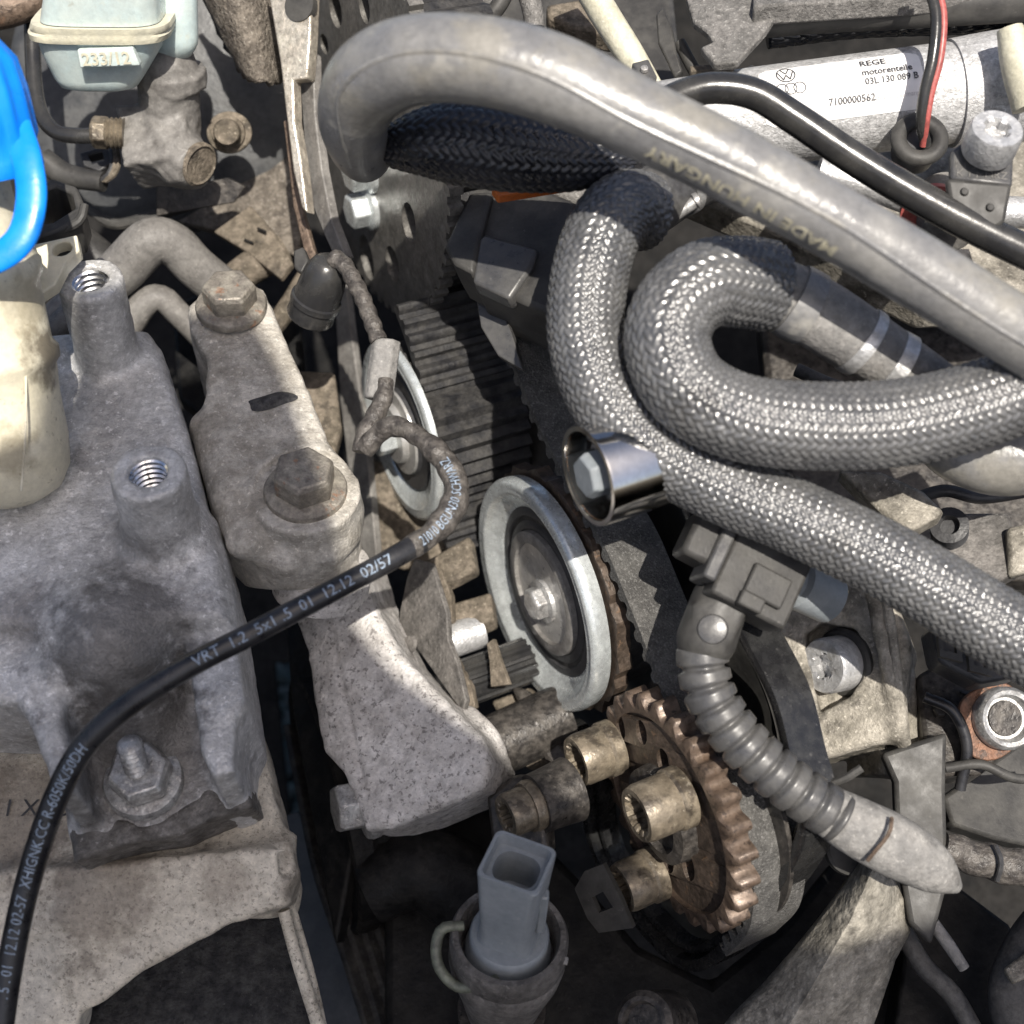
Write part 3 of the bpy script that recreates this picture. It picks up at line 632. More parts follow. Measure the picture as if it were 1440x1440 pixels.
T = thing('booster_nut', 'tan cylinder nut with round end beside the master cylinder', 'nut', S(325, 185, -300))
bn_ = nz((.1, -.25, .95)); bo_ = S(320, 186, -250)
mk('washer', lathe(bo_ - bn_ * 30, nz((.1, .2, .95)), [(36, -4), (36, 4)], 40), M('tan_dirt'), T, bevel=2)
mk('nut_body', lathe(bo_ - bn_ * 30, bn_, [(26, 0), (26, 20), (21, 22), (21, 44), (19, 48)], 32), M('tan_dirt'), T)
o = mk('brake_booster', lathe(S(225, 110, -420), nz((.05, -.12, .98)), [(255, -60), (262, -30), (258, -12), (240, 0), (190, 8), (100, 12), (.1, 14)], 96), M('booster_paint'), ang=60)
tag(o, 'big dark grey round brake booster shell behind the master cylinder', 'brake booster')
g = plate([(217, 232), (262, 262), (320, 250), (345, 262), (330, 285), (220, 304)], S(280, 270, -300), nz((.1, -.3, .95)), 10)
o = mk('booster_bracket', g, M('greasy_metal'), bevel=2); tag(o, 'dark folded bracket plate under the master cylinder', 'bracket plate')
T = thing('wiring_stub', 'short brown cable end with clip below the union nut', 'cable end', S(130, 245, -240))
mk('cable_body', tube([(60, 225, -230, 18), (90, 245, -230, 17), (120, 252, -225, 15), (146, 256, -220, 14)], n=14), M('dusty_plastic'), T)
for i in range(3): mk('wire', tube([(140 + i * 4, 254, -214, 4), (152 + i * 4, 246, -210, 4), (158 + i * 4, 230, -212, 4), (157 + i * 3, 205, -222, 4)], n=8), M('tan_dirt' if i else 'black_plastic'), T)
mk('clip', plate([(112, 215), (150, 205), (160, 228), (140, 240), (118, 232)], S(135, 222, -225), nz((.1, .4, .9)), 20, holes=[[(124, 218), (144, 213), (148, 225), (130, 230)]]), M('black_plastic'), T, bevel=2)
T = thing('dark_bulkhead_pipe', 'rusty brown pipe end cut off by the top left corner', 'pipe', S(10, 20, -200))
mk('pipe_body', tube([(-40, 20, -150, 26), (10, 12, -160, 26), (48, -2, -170, 24), (80, -30, -180, 24)], n=20), M('rusty_steel'), T)

# heat mat, pipes and plates in the upper left
rows = []
rng = random.Random(3)
for i in range(15):
    t = i / 14; row = []
    for j in range(17):
        s = j / 16
        x = (272 + 38 * t + (300 - 300) ) * (1 - s) + (372 + 22 * t) * s; y = -40 + t * (135 + 25 * math.sin(s * 2.4)) + rng.uniform(-1, 1) * (5 if i == 14 else 1)
        d = -230 + 60 * math.sin(s * 3.1) - 30 * t; x += rng.uniform(-1, 1) * (5 if j == 0 else 1)
        row.append(S(x + (30 * t * (1 - s)), y, d))
    rows.append(row)
o = mk('heat_mat', loft(rows), M('felt_mat'), thick=9, fix=False, ang=70); tag(o, 'frayed beige felt heat mat hanging beside the reservoir', 'heat mat')
T = thing('coolant_pipe', 'thick grey pipe bent in an elbow behind the upper threaded post', 'pipe', S(220, 430, -260))
mk('pipe_body', tube([(60, 470, -250, 26), (110, 430, -245, 31), (170, 380, -235, 33), (212, 340, -225, 33), (245, 345, -240, 31), (275, 375, -265, 30), (330, 420, -300, 30)], n=28, step=6), M('grey_pipe'), T)
o = mk('thin_pipe', tube([(150, 505, -270, 20), (180, 460, -270, 20), (205, 425, -265, 20), (228, 420, -268, 19), (250, 440, -280, 18), (290, 480, -300, 18)], n=20), M('grey_pipe')); tag(o, 'thinner grey pipe with a hooked bend left of the upper rusty bolt', 'pipe')
o = mk('back_pipe', tube([(90, 330, -260, 30), (130, 360, -275, 30), (180, 400, -290, 28)], n=20), M('dusty_plastic')); tag(o, 'dark hose running behind the elbow of the thick grey pipe', 'hose')
o = mk('low_pipe', tube([(60, 480, -130, 16), (80, 462, -135, 18), (100, 440, -150, 18)], n=16), M('grey_pipe')); tag(o, 'short grey pipe stub between the filler neck and the threaded post', 'pipe')
o = mk('thin_cable', tube([(120, 290, -330, 8), (160, 315, -330, 8), (210, 305, -330, 8), (280, 285, -340, 8)], n=10), M('dusty_plastic')); tag(o, 'thin dark cable sagging below the bracket plate', 'cable')
g = plate([(300, 325), (352, 288), (385, 325), (412, 370), (395, 392), (345, 352)], S(355, 340, -330), nz((-.1, .35, .93)), 14)
T = thing('mounting_plate', 'grey brown sheet plate with two slits behind the upper arm', 'plate', S(355, 390, -340))
mk('plate_sheet', g, M('tan_dirt'), T, bevel=3)
for x, y in ((368, 322), (350, 338)): mk('slit', plate([(x - 6, y - 3), (x + 6, y + 2), (x + 5, y + 5), (x - 7, y)], S(x, y, -324), nz((-.1, .35, .93)), 4), M('bay_dark'), T)
g = plate([(250, 310), (320, 270), (400, 210), (425, 300), (420, 360), (330, 330)], S(350, 290, -430), nz((-.1, .3, .95)), 20)
o = mk('mesh_pad', g, M('felt_mat'), bevel=3); tag(o, 'coarse brown mesh pad in the shade behind the sheet plate', 'mesh pad')
o = mk('tan_pipe', tube([(320, 400, -350, 22), (360, 372, -350, 24), (400, 350, -360, 22)], n=18), M('tan_dirt')); tag(o, 'tan dusty pipe under the sheet plate', 'pipe')
o = mk('tan_hose', tube([(385, 460, -330, 14), (410, 425, -330, 15), (430, 390, -340, 14)], n=16), M('tan_dirt')); tag(o, 'small tan hose left of the black plug', 'hose')
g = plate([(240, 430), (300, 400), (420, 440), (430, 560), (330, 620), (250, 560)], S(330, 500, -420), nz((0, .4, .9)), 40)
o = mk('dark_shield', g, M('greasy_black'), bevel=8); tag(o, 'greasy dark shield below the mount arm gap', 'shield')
# ------------------------------------------------------------------ timing drive (all wheels turn about EX)
PO = S(752, 838, -150)                       # the idler's face sets the plane of the drive
def on_drive(x, y, h=0.0): return PL([(x, y)], PO + EX * h, EX)[0]
ga, gb = UP, FW                              # in-plane axes
def kd(P): return kk(P[2])

# cam sprocket
cc = on_drive(515, 178); R = 272 * kd(cc)
def gear(c, r, nt, tooth, holes=(), depth=24, h=0.0):
    pts = []
    for i in range(nt):
        for f, q in ((0, 0), (.12, 0), (.2, 1), (.62, 1), (.7, 0)):
            t = 2 * np.pi * (i + f) / nt; rr = r - tooth * (1 - q)
            pts.append(c + ga * math.cos(t) * rr + gb * math.sin(t) * rr + EX * h)
    return prism(pts, -EX * depth, holes)
hl = [PL(ell(*q), PO, EX) for q in ((575, 312, 9, 28, 20, -.14), (516, 362, 8, 33, 20, -.2), (552, 372, 8, 27, 20, -.2), (456, 62, 5, 15, 16, -.2), (472, 14, 8, 26, 18, -.15), (512, 8, 7, 26, 18, -.15))]
T = thing('camshaft_sprocket', 'dark steel camshaft sprocket with oval slots and silver bolt behind the thick hose', 'sprocket', cc - EX * 40)
mk('toothed_plate', gear(cc, R, 64, 9, hl, 22), M('sprocket_steel'), T, ang=25)
mk('tooth_drum', lathe(cc - EX * 130, EX, [(R * .90, 0), (R * .90, 106)], 128, mod=lambda i, th, r: r * (1 + .025 * np.sign(np.sin(th * 32)))), M('belt_rubber'), T, ang=30)
mk('rust_hub', lathe(cc - EX * 100, EX, [(R * .85, 0), (R * .85, 40), (.1, 42)], 64), M('rusty_steel'), T)
for x, y in ((522, 292), (520, 240)):
    c = on_drive(x, y); b = mk('bolt', lathe(c, EX, [(36, -1), (36, 8), (30, 12)], 40), M('zinc'), T)
    mk('hex_head', lathe(c + EX * 10, EX, [(29, 0), (29, 26), (26, 30)], 6, rot=.5), M('zinc'), b, ang=20, bevel=2)
# small dimple marks
# bright cover edge beside it
T = thing('cover_backplate', 'bright bare metal cover edge standing left of the camshaft sprocket', 'cover plate', S(420, 300, -200))
g = plate([(372, -40), (440, -40), (436, 60), (432, 110), (412, 112), (414, 170), (424, 230), (432, 300), (424, 292), (412, 240), (402, 160), (394, 90)], S(415, 120, -120), nz((-.35, -.05, .93)), 26)
mk('plate_edge', g, M('bright_plate'), T, bevel=3)
mk('dark_bump', lathe(S(422, 8, -112), nz((-.35, -.05, .93)), [(26, -6), (24, 4), (.1, 6)], 30), M('dusty_plastic'), T)
g = plate([(420, 90), (432, 72), (440, 78), (442, 160), (452, 240), (466, 310), (486, 362), (476, 374), (456, 330), (440, 290), (428, 200)], S(445, 220, -150), nz((-.75, -.1, .65)), 16)
mk('inner_strip', g, M('grey_pipe'), T, bevel=2)
mk('brown_strip', plate([(398, 170), (410, 165), (426, 300), (440, 350), (452, 372), (432, 372), (412, 290)], S(425, 280, -190), nz((-.4, 0, .9)), 12), M('rusty_steel'), T, bevel=2)
g = plate([(470, 400), (484, 384), (494, 470), (512, 600), (522, 700), (530, 790), (512, 790), (494, 700), (478, 560)], S(520, 620, -380), nz((-.7, .05, .7)), 14)
o = mk('sheet_edge', g, M('grey_pipe'), bevel=2); tag(o, 'thin grey sheet edge running down beside the tensioner pulley', 'sheet metal')
rng = random.Random(8)
for nm, px, d, N, lab in (('tan_backing', [(505, 640), (545, 650), (570, 720), (625, 690), (640, 760), (600, 800), (560, 800), (520, 760)], -440, (-.3, .2, .93), 'dusty tan backing plate under the tensioner pulley'),
                     ('tan_block', [(594, 790), (660, 752), (668, 800), (640, 815), (612, 828)], -250, (-.3, .45, .84), 'small tan dusty block beside the idler pulley rim'),
                     ('dust_plate', [(418, 520), (470, 522), (480, 600), (470, 640), (440, 600)], -330, (0, .4, .9), 'light brown dusty plate right of the mount arm'),
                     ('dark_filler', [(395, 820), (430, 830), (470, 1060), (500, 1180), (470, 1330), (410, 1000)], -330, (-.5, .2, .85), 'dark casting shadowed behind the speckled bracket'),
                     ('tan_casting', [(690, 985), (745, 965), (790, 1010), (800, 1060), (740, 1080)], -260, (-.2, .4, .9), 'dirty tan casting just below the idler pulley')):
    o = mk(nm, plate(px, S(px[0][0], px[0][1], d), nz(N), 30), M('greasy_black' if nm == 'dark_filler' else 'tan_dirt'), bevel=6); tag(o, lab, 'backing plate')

# tensioner pulley
tc_ = S(562, 607, -300); TR = 130 * kd(tc_)
T = thing('tensioner_pulley', 'silver tensioner pulley with rolled rim behind the cable loop', 'pulley', tc_ - EX * 60)
mk('rim', lathe(tc_, EX, [(TR, -8), (TR, 0), (TR * .96, 5), (TR * .91, 3), (TR * .88, 5), (TR * .84, 0), (TR * .70, -6), (TR * .68, -14)], 72, caps=False), M('zinc'), T, ang=60)
mk('seal_ring', lathe(tc_, EX, [(TR * .69, -10), (TR * .66, -4), (TR * .50, -6), (TR * .48, 0)], 60, caps=False), M('black_plastic'), T)
mk('hub', lathe(tc_, EX, [(TR * .49, -6), (TR * .47, 4), (TR * .34, 6), (TR * .32, 16), (.1, 18)], 48), M('pale_steel'), T)
mk('hub_nut', lathe(tc_ + EX * 16, EX, [(32, 0), (32, 26), (28, 30)], 6, rot=.2), M('zinc'), T, ang=20, bevel=2)
mk('drum', lathe(tc_ - EX * 170, EX, [(TR * .9, 0), (TR * .9, 160)], 132, mod=lambda i, th, r: r * (1 + .045 * np.tanh(2 * np.sin(th * 33)))), M('belt_rubber'), T, ang=40)

# belt: toothed run seen from its inner side, and the run seen from its back
def belt_run(px, w, th, tooth, pitch, side, h0=-4.0, base=None):
    B0 = PO if base is None else base
    P = PL(px, B0 + EX * h0, EX); C, s = curve(P, 4.0)
    t = np.gradient(C, axis=0); t /= np.linalg.norm(t, axis=1)[:, None]; n = np.cross(t, EX) * side
    inner = C - n * (tooth * (.5 + .5 * np.tanh(3 * np.sin(2 * np.pi * s / pitch))))[:, None]; outer = C + n * th
    a = inner; b = inner - EX * w; c = outer - EX * w; d = outer
    V, F = loft([a, b, c, d, a]); m = len(C)
    F.append(None); F.pop()
    return V, F
T = thing('timing_belt', 'wide black toothed timing belt running round the drive wheels', 'timing belt', on_drive(1000, 1250))
bb = S(600, 600, -215)
mk('toothed_run', belt_run([(556, 430), (580, 500), (600, 580), (606, 660), (618, 730), (632, 780)], 150, 10, 11, 26, 1, 0, bb), M('belt_rubber'), T, ang=40)
mk('back_run', belt_run([(640, 330), (690, 440), (742, 570), (800, 690), (846, 770), (880, 850), (932, 975), (985, 1060), (1030, 1140), (1052, 1220), (1048, 1296), (1016, 1336)], 84, 10, 13, 30, -1, -37), M('belt_fabric'), T, ang=40)
# loose sliver of blue grey film
o = mk('film_strip', loft([[S(650 + 8 * i, 480 + 40 * i - 6 * i * i * .2, -300 - 5 * i) for i in range(5)], [S(664 + 9 * i + 3 * (i % 2), 476 + 41 * i - 6 * i * i * .2, -310 - 5 * i) for i in range(5)]]), M('booster_paint'), thick=2, fix=False); tag(o, 'thin glossy film strip curling beside the toothed belt run', 'film strip')

# idler pulley
T = thing('idler_pulley', 'large zinc idler pulley with dished rim in the middle of the engine', 'pulley', PO - EX * 80)
R = 172 * kd(PO)
mk('rim', lathe(PO, EX, [(R * .93, -26), (R * .99, -24), (R, -12), (R, -4), (R * .985, 3), (R * .955, 6), (R * .925, 3), (R * .90, 5), (R * .87, 3), (R * .82, -8), (R * .77, -16), (R * .735, -18), (R * .72, -26)], 96, caps=False), M('zinc'), T, ang=70)
mk('seal_ring', lathe(PO, EX, [(R * .735, -20), (R * .71, -17), (R * .66, -17), (R * .645, -21), (R * .62, -21), (R * .60, -17), (R * .545, -17), (R * .53, -22)], 80, caps=False), M('black_plastic'), T, ang=50)
mk('inner_race', lathe(PO, EX, [(R * .54, -24), (R * .535, -10), (R * .52, -8), (R * .44, -8), (R * .43, -12), (R * .43, -34)], 72, caps=False), M('grey_pipe'), T, ang=40)
mk('hub_disc', lathe(PO, EX, [(R * .45, -14), (.1, -12)], 60), M('pale_steel'), T)
c = PO + gb * 10 - ga * 6
b = mk('hub_bolt', lathe(c - EX * 13, EX, [(R * .19, 0), (R * .185, 6), (R * .14, 8)], 48), M('steel_bolt'), T)
mk('bolt_face', lathe(c - EX * 10, EX, [(R * .145, 0), (R * .145, 20), (R * .125, 23), (.1, 23)], 6), M('steel_bolt'), b, ang=20, bevel=2)
mk('drum', lathe(PO - EX * 110, EX, [(R * .92, 0), (R * .92, 90)], 80), M('belt_rubber'), T)
tp = []
for i in range(90):
    t = 2 * np.pi * i / 90; rr = R * (1.03 + .02 * math.sin(i * 1.3) + .025 * (1 if i % 3 == 0 else 0)); tp.append(PO - EX * 30 + (ga * math.cos(t) + gb * math.sin(t)) * rr)
mk('toothed_guide', prism(tp, -EX * 22), M('greasy_rust'), T, ang=25)

# chrome roller
rc = on_drive(826, 670, 60); R = 73 * kd(rc)
T = thing('guide_roller', 'polished chrome guide roller with grey hex bolt inside, under the braided sleeve', 'roller', rc - EX * 100)
mk('roller_shell', lathe(rc, EX, [(R * .80, -60), (R * .88, -6), (R * .90, 0), (R, 0), (R * 1.01, -3), (R * 1.01, -126), (R * .9, -130)], 96, caps=False), M('chrome'), T, ang=30)
mk('rusty_liner', lathe(rc, EX, [(R * .89, -3), (R * .86, -30), (R * .80, -62), (.1, -62)], 64, caps=False), M('rust'), T)
b = mk('bolt', lathe(rc - EX * 60, EX, [(R * .60, 0), (R * .58, 8), (R * .45, 10)], 40), M('steel_bolt'), T)
mk('hex_head', lathe(rc - EX * 52, EX, [(R * .47, 0), (R * .47, 50), (R * .41, 58)], 6, rot=.35), M('sensor_plastic'), b, ang=20, bevel=2)

# crankshaft sprocket
kc = on_drive(935, 1143, -6); R = 176 * kd(kc)
T = thing('crankshaft_sprocket', 'rusty brown crankshaft sprocket with three splined bolts at the lower belt loop', 'sprocket', kc - EX * 80)
hl = [PL(ell(*q), kc, EX) for q in ((902, 1030, 7, 18, 16, -.2), (872, 1022, 6, 20, 16, -.2), (932, 1070, 8, 18, 16, -.2), (968, 1220, 8, 20, 16, -.2), (880, 1130, 7, 18, 16, -.2), (940, 1215, 7, 14, 16, -.2))]
mk('toothed_plate', gear(kc, R * .86, 26, 1, hl, 16, -8), M('greasy_rust'), T, ang=0)
mk('tooth_drum', lathe(kc - EX * 33, EX, [(R * .96, 0), (R * .96, 29), (R * .93, 33), (R * .84, 33), (R * .83, 9)], 312, mod=lambda i, th, r: r * (1 + (.058 * np.tanh(1.5 * np.sin(th * 26)) if i < 3 else 0)), caps=False), M('worn_tooth_steel'), T, ang=40)
mk('rear_flange', lathe(kc - EX * 80, EX, [(R * 1.05, 0), (R * 1.05, 6)], 96), M('greasy_metal'), T)
mk('hub', lathe(kc - EX * 10, EX, [(R * .42, 0), (R * .40, 26), (R * .30, 30), (R * .28, 20), (.1, 20)], 60), M('greasy_metal'), T)
for (x, y, r, L_) in ((862, 1050, 37, 62), (958, 1120, 42, 70), (922, 1228, 36, 58)):
    c = on_drive(x, y, -4); r = r * kd(c)
    b = mk('bolt', splinecup(c, EX, r, L_, r * .66), M('brass_bolt'), T, ang=30)
    mk('bolt_collar', lathe(c, EX, [(r * 1.08, -2), (r * 1.08, 14), (r * 1.0, 18)], 48), M('brass_bolt'), b)

# rim of the lower cover (one strip round the crank sprocket)
rim = [(957, 690), (985, 760), (1012, 830), (1050, 900), (1092, 985), (1114, 1070), (1134, 1150), (1122, 1210), (1072, 1285), (1022, 1342), (985, 1366), (945, 1355), (890, 1300), (845, 1230), (822, 1170), (815, 1110), (800, 1062), (785, 1052), (770, 1066)]
rh = [-112, -112, -110, -108, -104, -98, -92, -84, -72, -56, -40, -28, -16, -6, 2, 8, 10, 10, 10]
C, _ = curve(np.array([on_drive(x, y, h) for (x, y), h in zip(rim, rh)]), 7); t = np.gradient(C, axis=0); t /= np.linalg.norm(t, axis=1)[:, None]; n = np.cross(t, EX)
def strip(C, n, w, th, h=0): return loft([C + EX * h, C + n * th * .5 + EX * (h + 3), C + n * th + EX * h, C + n * th - EX * (w - h), C - EX * (w - h), C + EX * h])
T = thing('timing_cover', 'glossy black rim of the lower timing cover curving around the rusty sprocket', 'timing cover', on_drive(985, 1360))
mk('cover_rim', strip(C, n, 52, 18), M('rim_rubber'), T, ang=50)
mk('outer_lip', strip(C + n * 22 - EX * 16, n, 24, 13), M('rim_rubber'), T, ang=50)
mk('back_plate', plate([(957, 690), (1012, 830), (1085, 985), (1120, 1150), (1060, 1275), (985, 1362), (890, 1300), (822, 1170), (790, 1052), (760, 900), (700, 600), (720, 430), (860, 520)], PO - EX * 215, EX, 14), M('dusty_plastic'), T, bevel=2)
mk('square_tab', plate([(822, 1225), (848, 1215), (872, 1262), (890, 1305), (842, 1312), (826, 1292), (808, 1250)], S(850, 1262, -10), nz((-.5, -.1, .86)), 10, holes=[[(832, 1262), (848, 1254), (862, 1276), (842, 1284)]]), M('dusty_plastic'), T)
for i in range(7):
    for j in range(3):
        pass

# ribbed mould marks on the inner cover wall
T = thing('inner_cover', 'dark ribbed inner belt cover in the shade between belt runs', 'inner cover', S(730, 620, -330))
mk('cover_wall', plate([(690, 430), (760, 500), (800, 600), (800, 700), (720, 660), (700, 560)], S(740, 560, -330), nz((-.5, .1, .86)), 10), M('dusty_plastic'), T, bevel=2)
for i in range(8):
    for j in range(2):
        x = 720 + 16 * j + i * 4; y = 500 + i * 16 - j * 6
        mk('rib', plate([(x, y), (x + 13, y - 5), (x + 14, y), (x + 1, y + 5)], S(x, y, -322), nz((-.5, .1, .86)), 8), M('dusty_plastic'), T)

# water pump side: dirty grey plate, pale cylinder and ribbed shaft
T = thing('pump_plate', 'dirty grey pump guard plate with stepped edge left of the idler pulley', 'guard plate', S(600, 1000, -180))
mk('front_plate', plate([(572, 812), (582, 786), (606, 792), (618, 830), (628, 862), (630, 900), (642, 930), (655, 985), (650, 1002), (620, 960), (585, 910), (560, 900), (562, 860)], S(600, 880, -190), nz((-.72, .1, .69)), 10), M('cast_aluminium_dark'), T, bevel=2)
mk('step_edge', plate([(600, 795), (620, 800), (634, 838), (636, 876), (626, 880), (622, 905), (636, 915), (662, 965), (668, 995), (652, 1004), (640, 950), (616, 910), (610, 850)], S(630, 880, -205), nz((-.4, .15, .9)), 16), M('tan_dirt'), T, bevel=2)
mk('rivet', lathe(S(577, 905, -175), nz((-.72, .1, .69)), [(14, -2), (12, 4), (.1, 5)], 20), M('cast_aluminium_dark'), T)
T = thing('pump_shaft', 'short bright cylinder over a black ribbed shaft next to the guard plate', 'shaft', S(665, 930, -230))
mk('shaft_cylinder', lathe(S(622, 905, -215), -EX, [(28, 0), (28, 66)], 40), M('bare_aluminium'), T)
mk('upper_block', plate([(628, 850), (690, 832), (694, 870), (660, 885), (632, 882)], S(660, 865, -225), nz((-.2, .5, .84)), 40), M('tan_dirt'), T, bevel=5)
mk('ribbed_shaft', lathe(S(640, 965, -215), -EX, [(34, 0), (34, 130)], 96, mod=lambda i, th, r: r * (1 + .10 * np.sign(np.sin(th * 14)))), M('black_pipe'), T, ang=30)
mk('shaft_guard', plate([(684, 905), (694, 898), (704, 930), (716, 962), (690, 966), (688, 930)], S(695, 930, -170), nz((-.6, .2, .77)), 8), M('tan_dirt'), T, bevel=1)
g = plate([(715, 960), (745, 970), (800, 1060), (830, 1090), (800, 1110), (760, 1060)], S(760, 1020, -190), nz((-.3, .4, .86)), 40)
o = mk('casting_web', g, M('greasy_metal'), bevel=8); tag(o, 'greasy casting web running from idler pulley down to the bolt boss', 'casting')

# boss with splined bolt
bc = S(716, 1146, 0); BN = nz((-.86, -.26, .44))
T = thing('boss_bolt', 'splined cap bolt in a dirty boss left of the crankshaft sprocket', 'bolt', bc - BN * 120)
mk('bolt_head', splinecup(bc - BN * 30, BN, 32, 36, 20), M('brass_bolt'), T, ang=30)
mk('bolt_flange', lathe(bc - BN * 44, BN, [(37, 0), (38, 8), (36, 16)], 48), M('brass_bolt'), T)
mk('boss', lathe(bc - BN * 104, BN, [(48, 0), (45, 30), (43, 61)], 48), M('greasy_metal'), T)
mk('lug', plate([(682, 1120), (720, 1090), (760, 1100), (770, 1200), (730, 1215), (690, 1190)], S(730, 1150, -30), nz((-.4, .1, .9)), 40), M('greasy_metal'), T, bevel=8)

# ------------------------------------------------------------------ grey level sensor in its holder
AS = nz((.06, .76, .645)); sc0 = S(716, 1318, 120); sa, sb, _ = frame(AS, (0, 0, 1.))
T = thing('oil_sensor', 'grey blue plastic sensor plug standing in a dark round holder at the bottom', 'sensor', sc0 - AS * 120)
k_ = kk(120)
mk('holder_ring', lathe(sc0, AS, [(66 * k_, -40), (68 * k_, -2), (72 * k_, 8), (80 * k_, 8), (84 * k_, 0), (84 * k_, -30), (80 * k_, -36), (84 * k_, -42), (80 * k_, -70), (66 * k_, -120), (50 * k_, -190)], 72), M('cast_aluminium_dark'), T, ang=45)
mk('sensor_collar', lathe(sc0, AS, [(62 * k_, -46), (61 * k_, -20), (56 * k_, -14), (56 * k_, 8), (53 * k_, 12), (.1, 13)], 64), M('sensor_plastic'), T, ang=40)
def rrect(hx, hy, r, n=6):
    out = []
    for cx, cy, a0 in ((hx - r, hy - r, 0), (-hx + r, hy - r, 90), (-hx + r, -hy + r, 180), (hx - r, -hy + r, 270)):
        for i in range(n + 1):
            t = math.radians(a0 + 90 * i / n); out.append((cx + r * math.cos(t), cy + r * math.sin(t)))
    return out
_c, _s = math.cos(-.32), math.sin(-.32)
def ring_at(h, hx, hy, r): return [sc0 + AS * h + sa * (x * _c - y * _s) + sb * (x * _s + y * _c) for x, y in rrect(hx, hy, r)]
mk('plug_shell', loft([ring_at(8, 38, 33, 16), ring_at(40, 35, 31, 14), ring_at(165, 41, 38, 10), ring_at(167, 40, 37, 10), ring_at(167, 36, 33, 9), ring_at(150, 34, 31, 9), ring_at(150, 29, 25, 20), ring_at(90, 27, 23, 18), ring_at(88, 1, 1, .5)], True), M('sensor_plastic'), T, ang=35)
mk('key_rib', box(sc0 + AS * 80 - sa * 38 + sb * 10, AS * 40, sa * 6, sb * 8), M('sensor_plastic'), T, bevel=3)
mk('wire_clip', tube([(652, 1302, 120, 7), (622, 1306, 125, 8), (613, 1335, 130, 8), (620, 1365, 135, 8), (645, 1388, 140, 8), (680, 1384, 150, 8), (700, 1376, 155, 7)], n=12), M('olive_wire'), T)
mk('clip_tab', plate([(784, 1342), (800, 1346), (798, 1358), (782, 1354)], S(790, 1350, 140), nz((0, .3, .95)), 12), M('grey_tape'), T, bevel=2)
mk('stem', lathe(sc0 - AS * 180, AS, [(58, -160), (60, -20), (62, 0)], 40), M('greasy_metal'), T)
T = thing('bottom_boss', 'small dirty boss bolt cut off by the bottom edge right of the sensor', 'boss', S(905, 1440, 60))
mk('boss_body', lathe(S(905, 1440, 60), nz((-.5, .3, .8)), [(46, -80), (44, 0), (36, 6), (30, 6), (26, -4), (.1, -4)], 40), M('greasy_metal'), T)

# serpentine belt, crank damper and dark casings at the bottom
T = thing('drive_belt', 'ribbed black accessory belt running down to the bottom edge', 'drive belt', S(540, 1440, -250))
Cb = np.array([S(x, y, d) for x, y, d in ((398, 1020, -360), (415, 1110, -330), (440, 1230, -300), (480, 1350, -270), (520, 1480, -250))]); Cb, _ = curve(Cb, 10)
wv = nz((.93, .12, -.35)); rows = []
for i in range(13): rows.append(Cb + wv * (i * 11) + np.array((-.2, .2, .95)) * (6 if i % 2 else 0))
mk('belt_band', loft(rows), M('belt_rubber'), T, thick=8, fix=False, ang=20)
T = thing('crank_damper', 'dark crankshaft damper wheel edge behind the accessory belt', 'damper wheel', S(500, 1300, -330))
mk('damper_rim', lathe(S(455, 1130, -300), nz((-.90, -.2, .30)), [(210, -70), (214, -50), (206, -40), (214, -30), (214, 0), (205, 4), (190, -6), (120, -10), (.1, -10)], 90), M('greasy_black'), T, ang=30)
g = plate([(395, 1150), (420, 1140), (470, 1290), (520, 1480), (420, 1480)], S(430, 1300, -420), nz((-.5, .2, .85)), 12)
o = mk('dark_guard', g, M('black_plastic'), bevel=2); tag(o, 'smooth dark guard sheet in the gap beside the beige rail', 'guard sheet')
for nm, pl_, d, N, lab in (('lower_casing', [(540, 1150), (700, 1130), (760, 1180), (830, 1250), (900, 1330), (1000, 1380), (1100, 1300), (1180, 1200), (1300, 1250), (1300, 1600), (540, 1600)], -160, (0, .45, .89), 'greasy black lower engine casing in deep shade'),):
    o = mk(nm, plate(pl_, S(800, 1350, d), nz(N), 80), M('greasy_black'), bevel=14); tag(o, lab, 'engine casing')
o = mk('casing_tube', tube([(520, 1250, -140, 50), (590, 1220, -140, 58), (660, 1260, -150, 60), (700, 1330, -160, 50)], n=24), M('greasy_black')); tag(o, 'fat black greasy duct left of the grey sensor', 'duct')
# ------------------------------------------------------------------ black printed cable
cb = Tube([(-4, 1500, 250, 18), (2, 1440, 252, 18), (14, 1360, 255, 18), (32, 1270, 262, 18), (56, 1185, 270, 18), (82, 1115, 280, 18), (118, 1050, 290, 18), (175, 995, 300, 17.5), (260, 940, 300, 17), (350, 893, 292, 16.5), (450, 840, 270, 16), (540, 792, 240, 16), (592, 762, 215, 16.5)], 5)
T = thing('wear_cable', 'black cable with pale blue print crossing the mount from lower left to the plug', 'cable', S(120, 1050, 270))
mk('cable_sheath', cb.mesh(24), M('cable_rubber'), T, ang=60)
def near_u(tb, x, y):
    px = 720 + tb.C[:, 0] * D / (D - tb.C[:, 2]); py = 720 - tb.C[:, 1] * D / (D - tb.C[:, 2])
    return tb.s[np.argmin((px - x) ** 2 + (py - y) ** 2)]
mk('cable_print', print_tube(cb, 'VRT  1.2  5x1 .5  01  12.12  02/57', 19, near_u(cb, 278, 932), 5.0, .5), M('cable_print'), T, fix=False)
mk('cable_print', print_tube(cb, '. 5 . 01  12.12 02-57  XHIGNK.CC R-6050K/50DH', 19, near_u(cb, 6, 1400), 8, .5, sx=.86), M('cable_print'), T, fix=False)
def lumps(s, th, R): return 1.6 * np.sin(s / 9.0 + 2 * np.sin(s / 23.0)) + 1.0 * np.sin(s / 5.0 + th * 2)
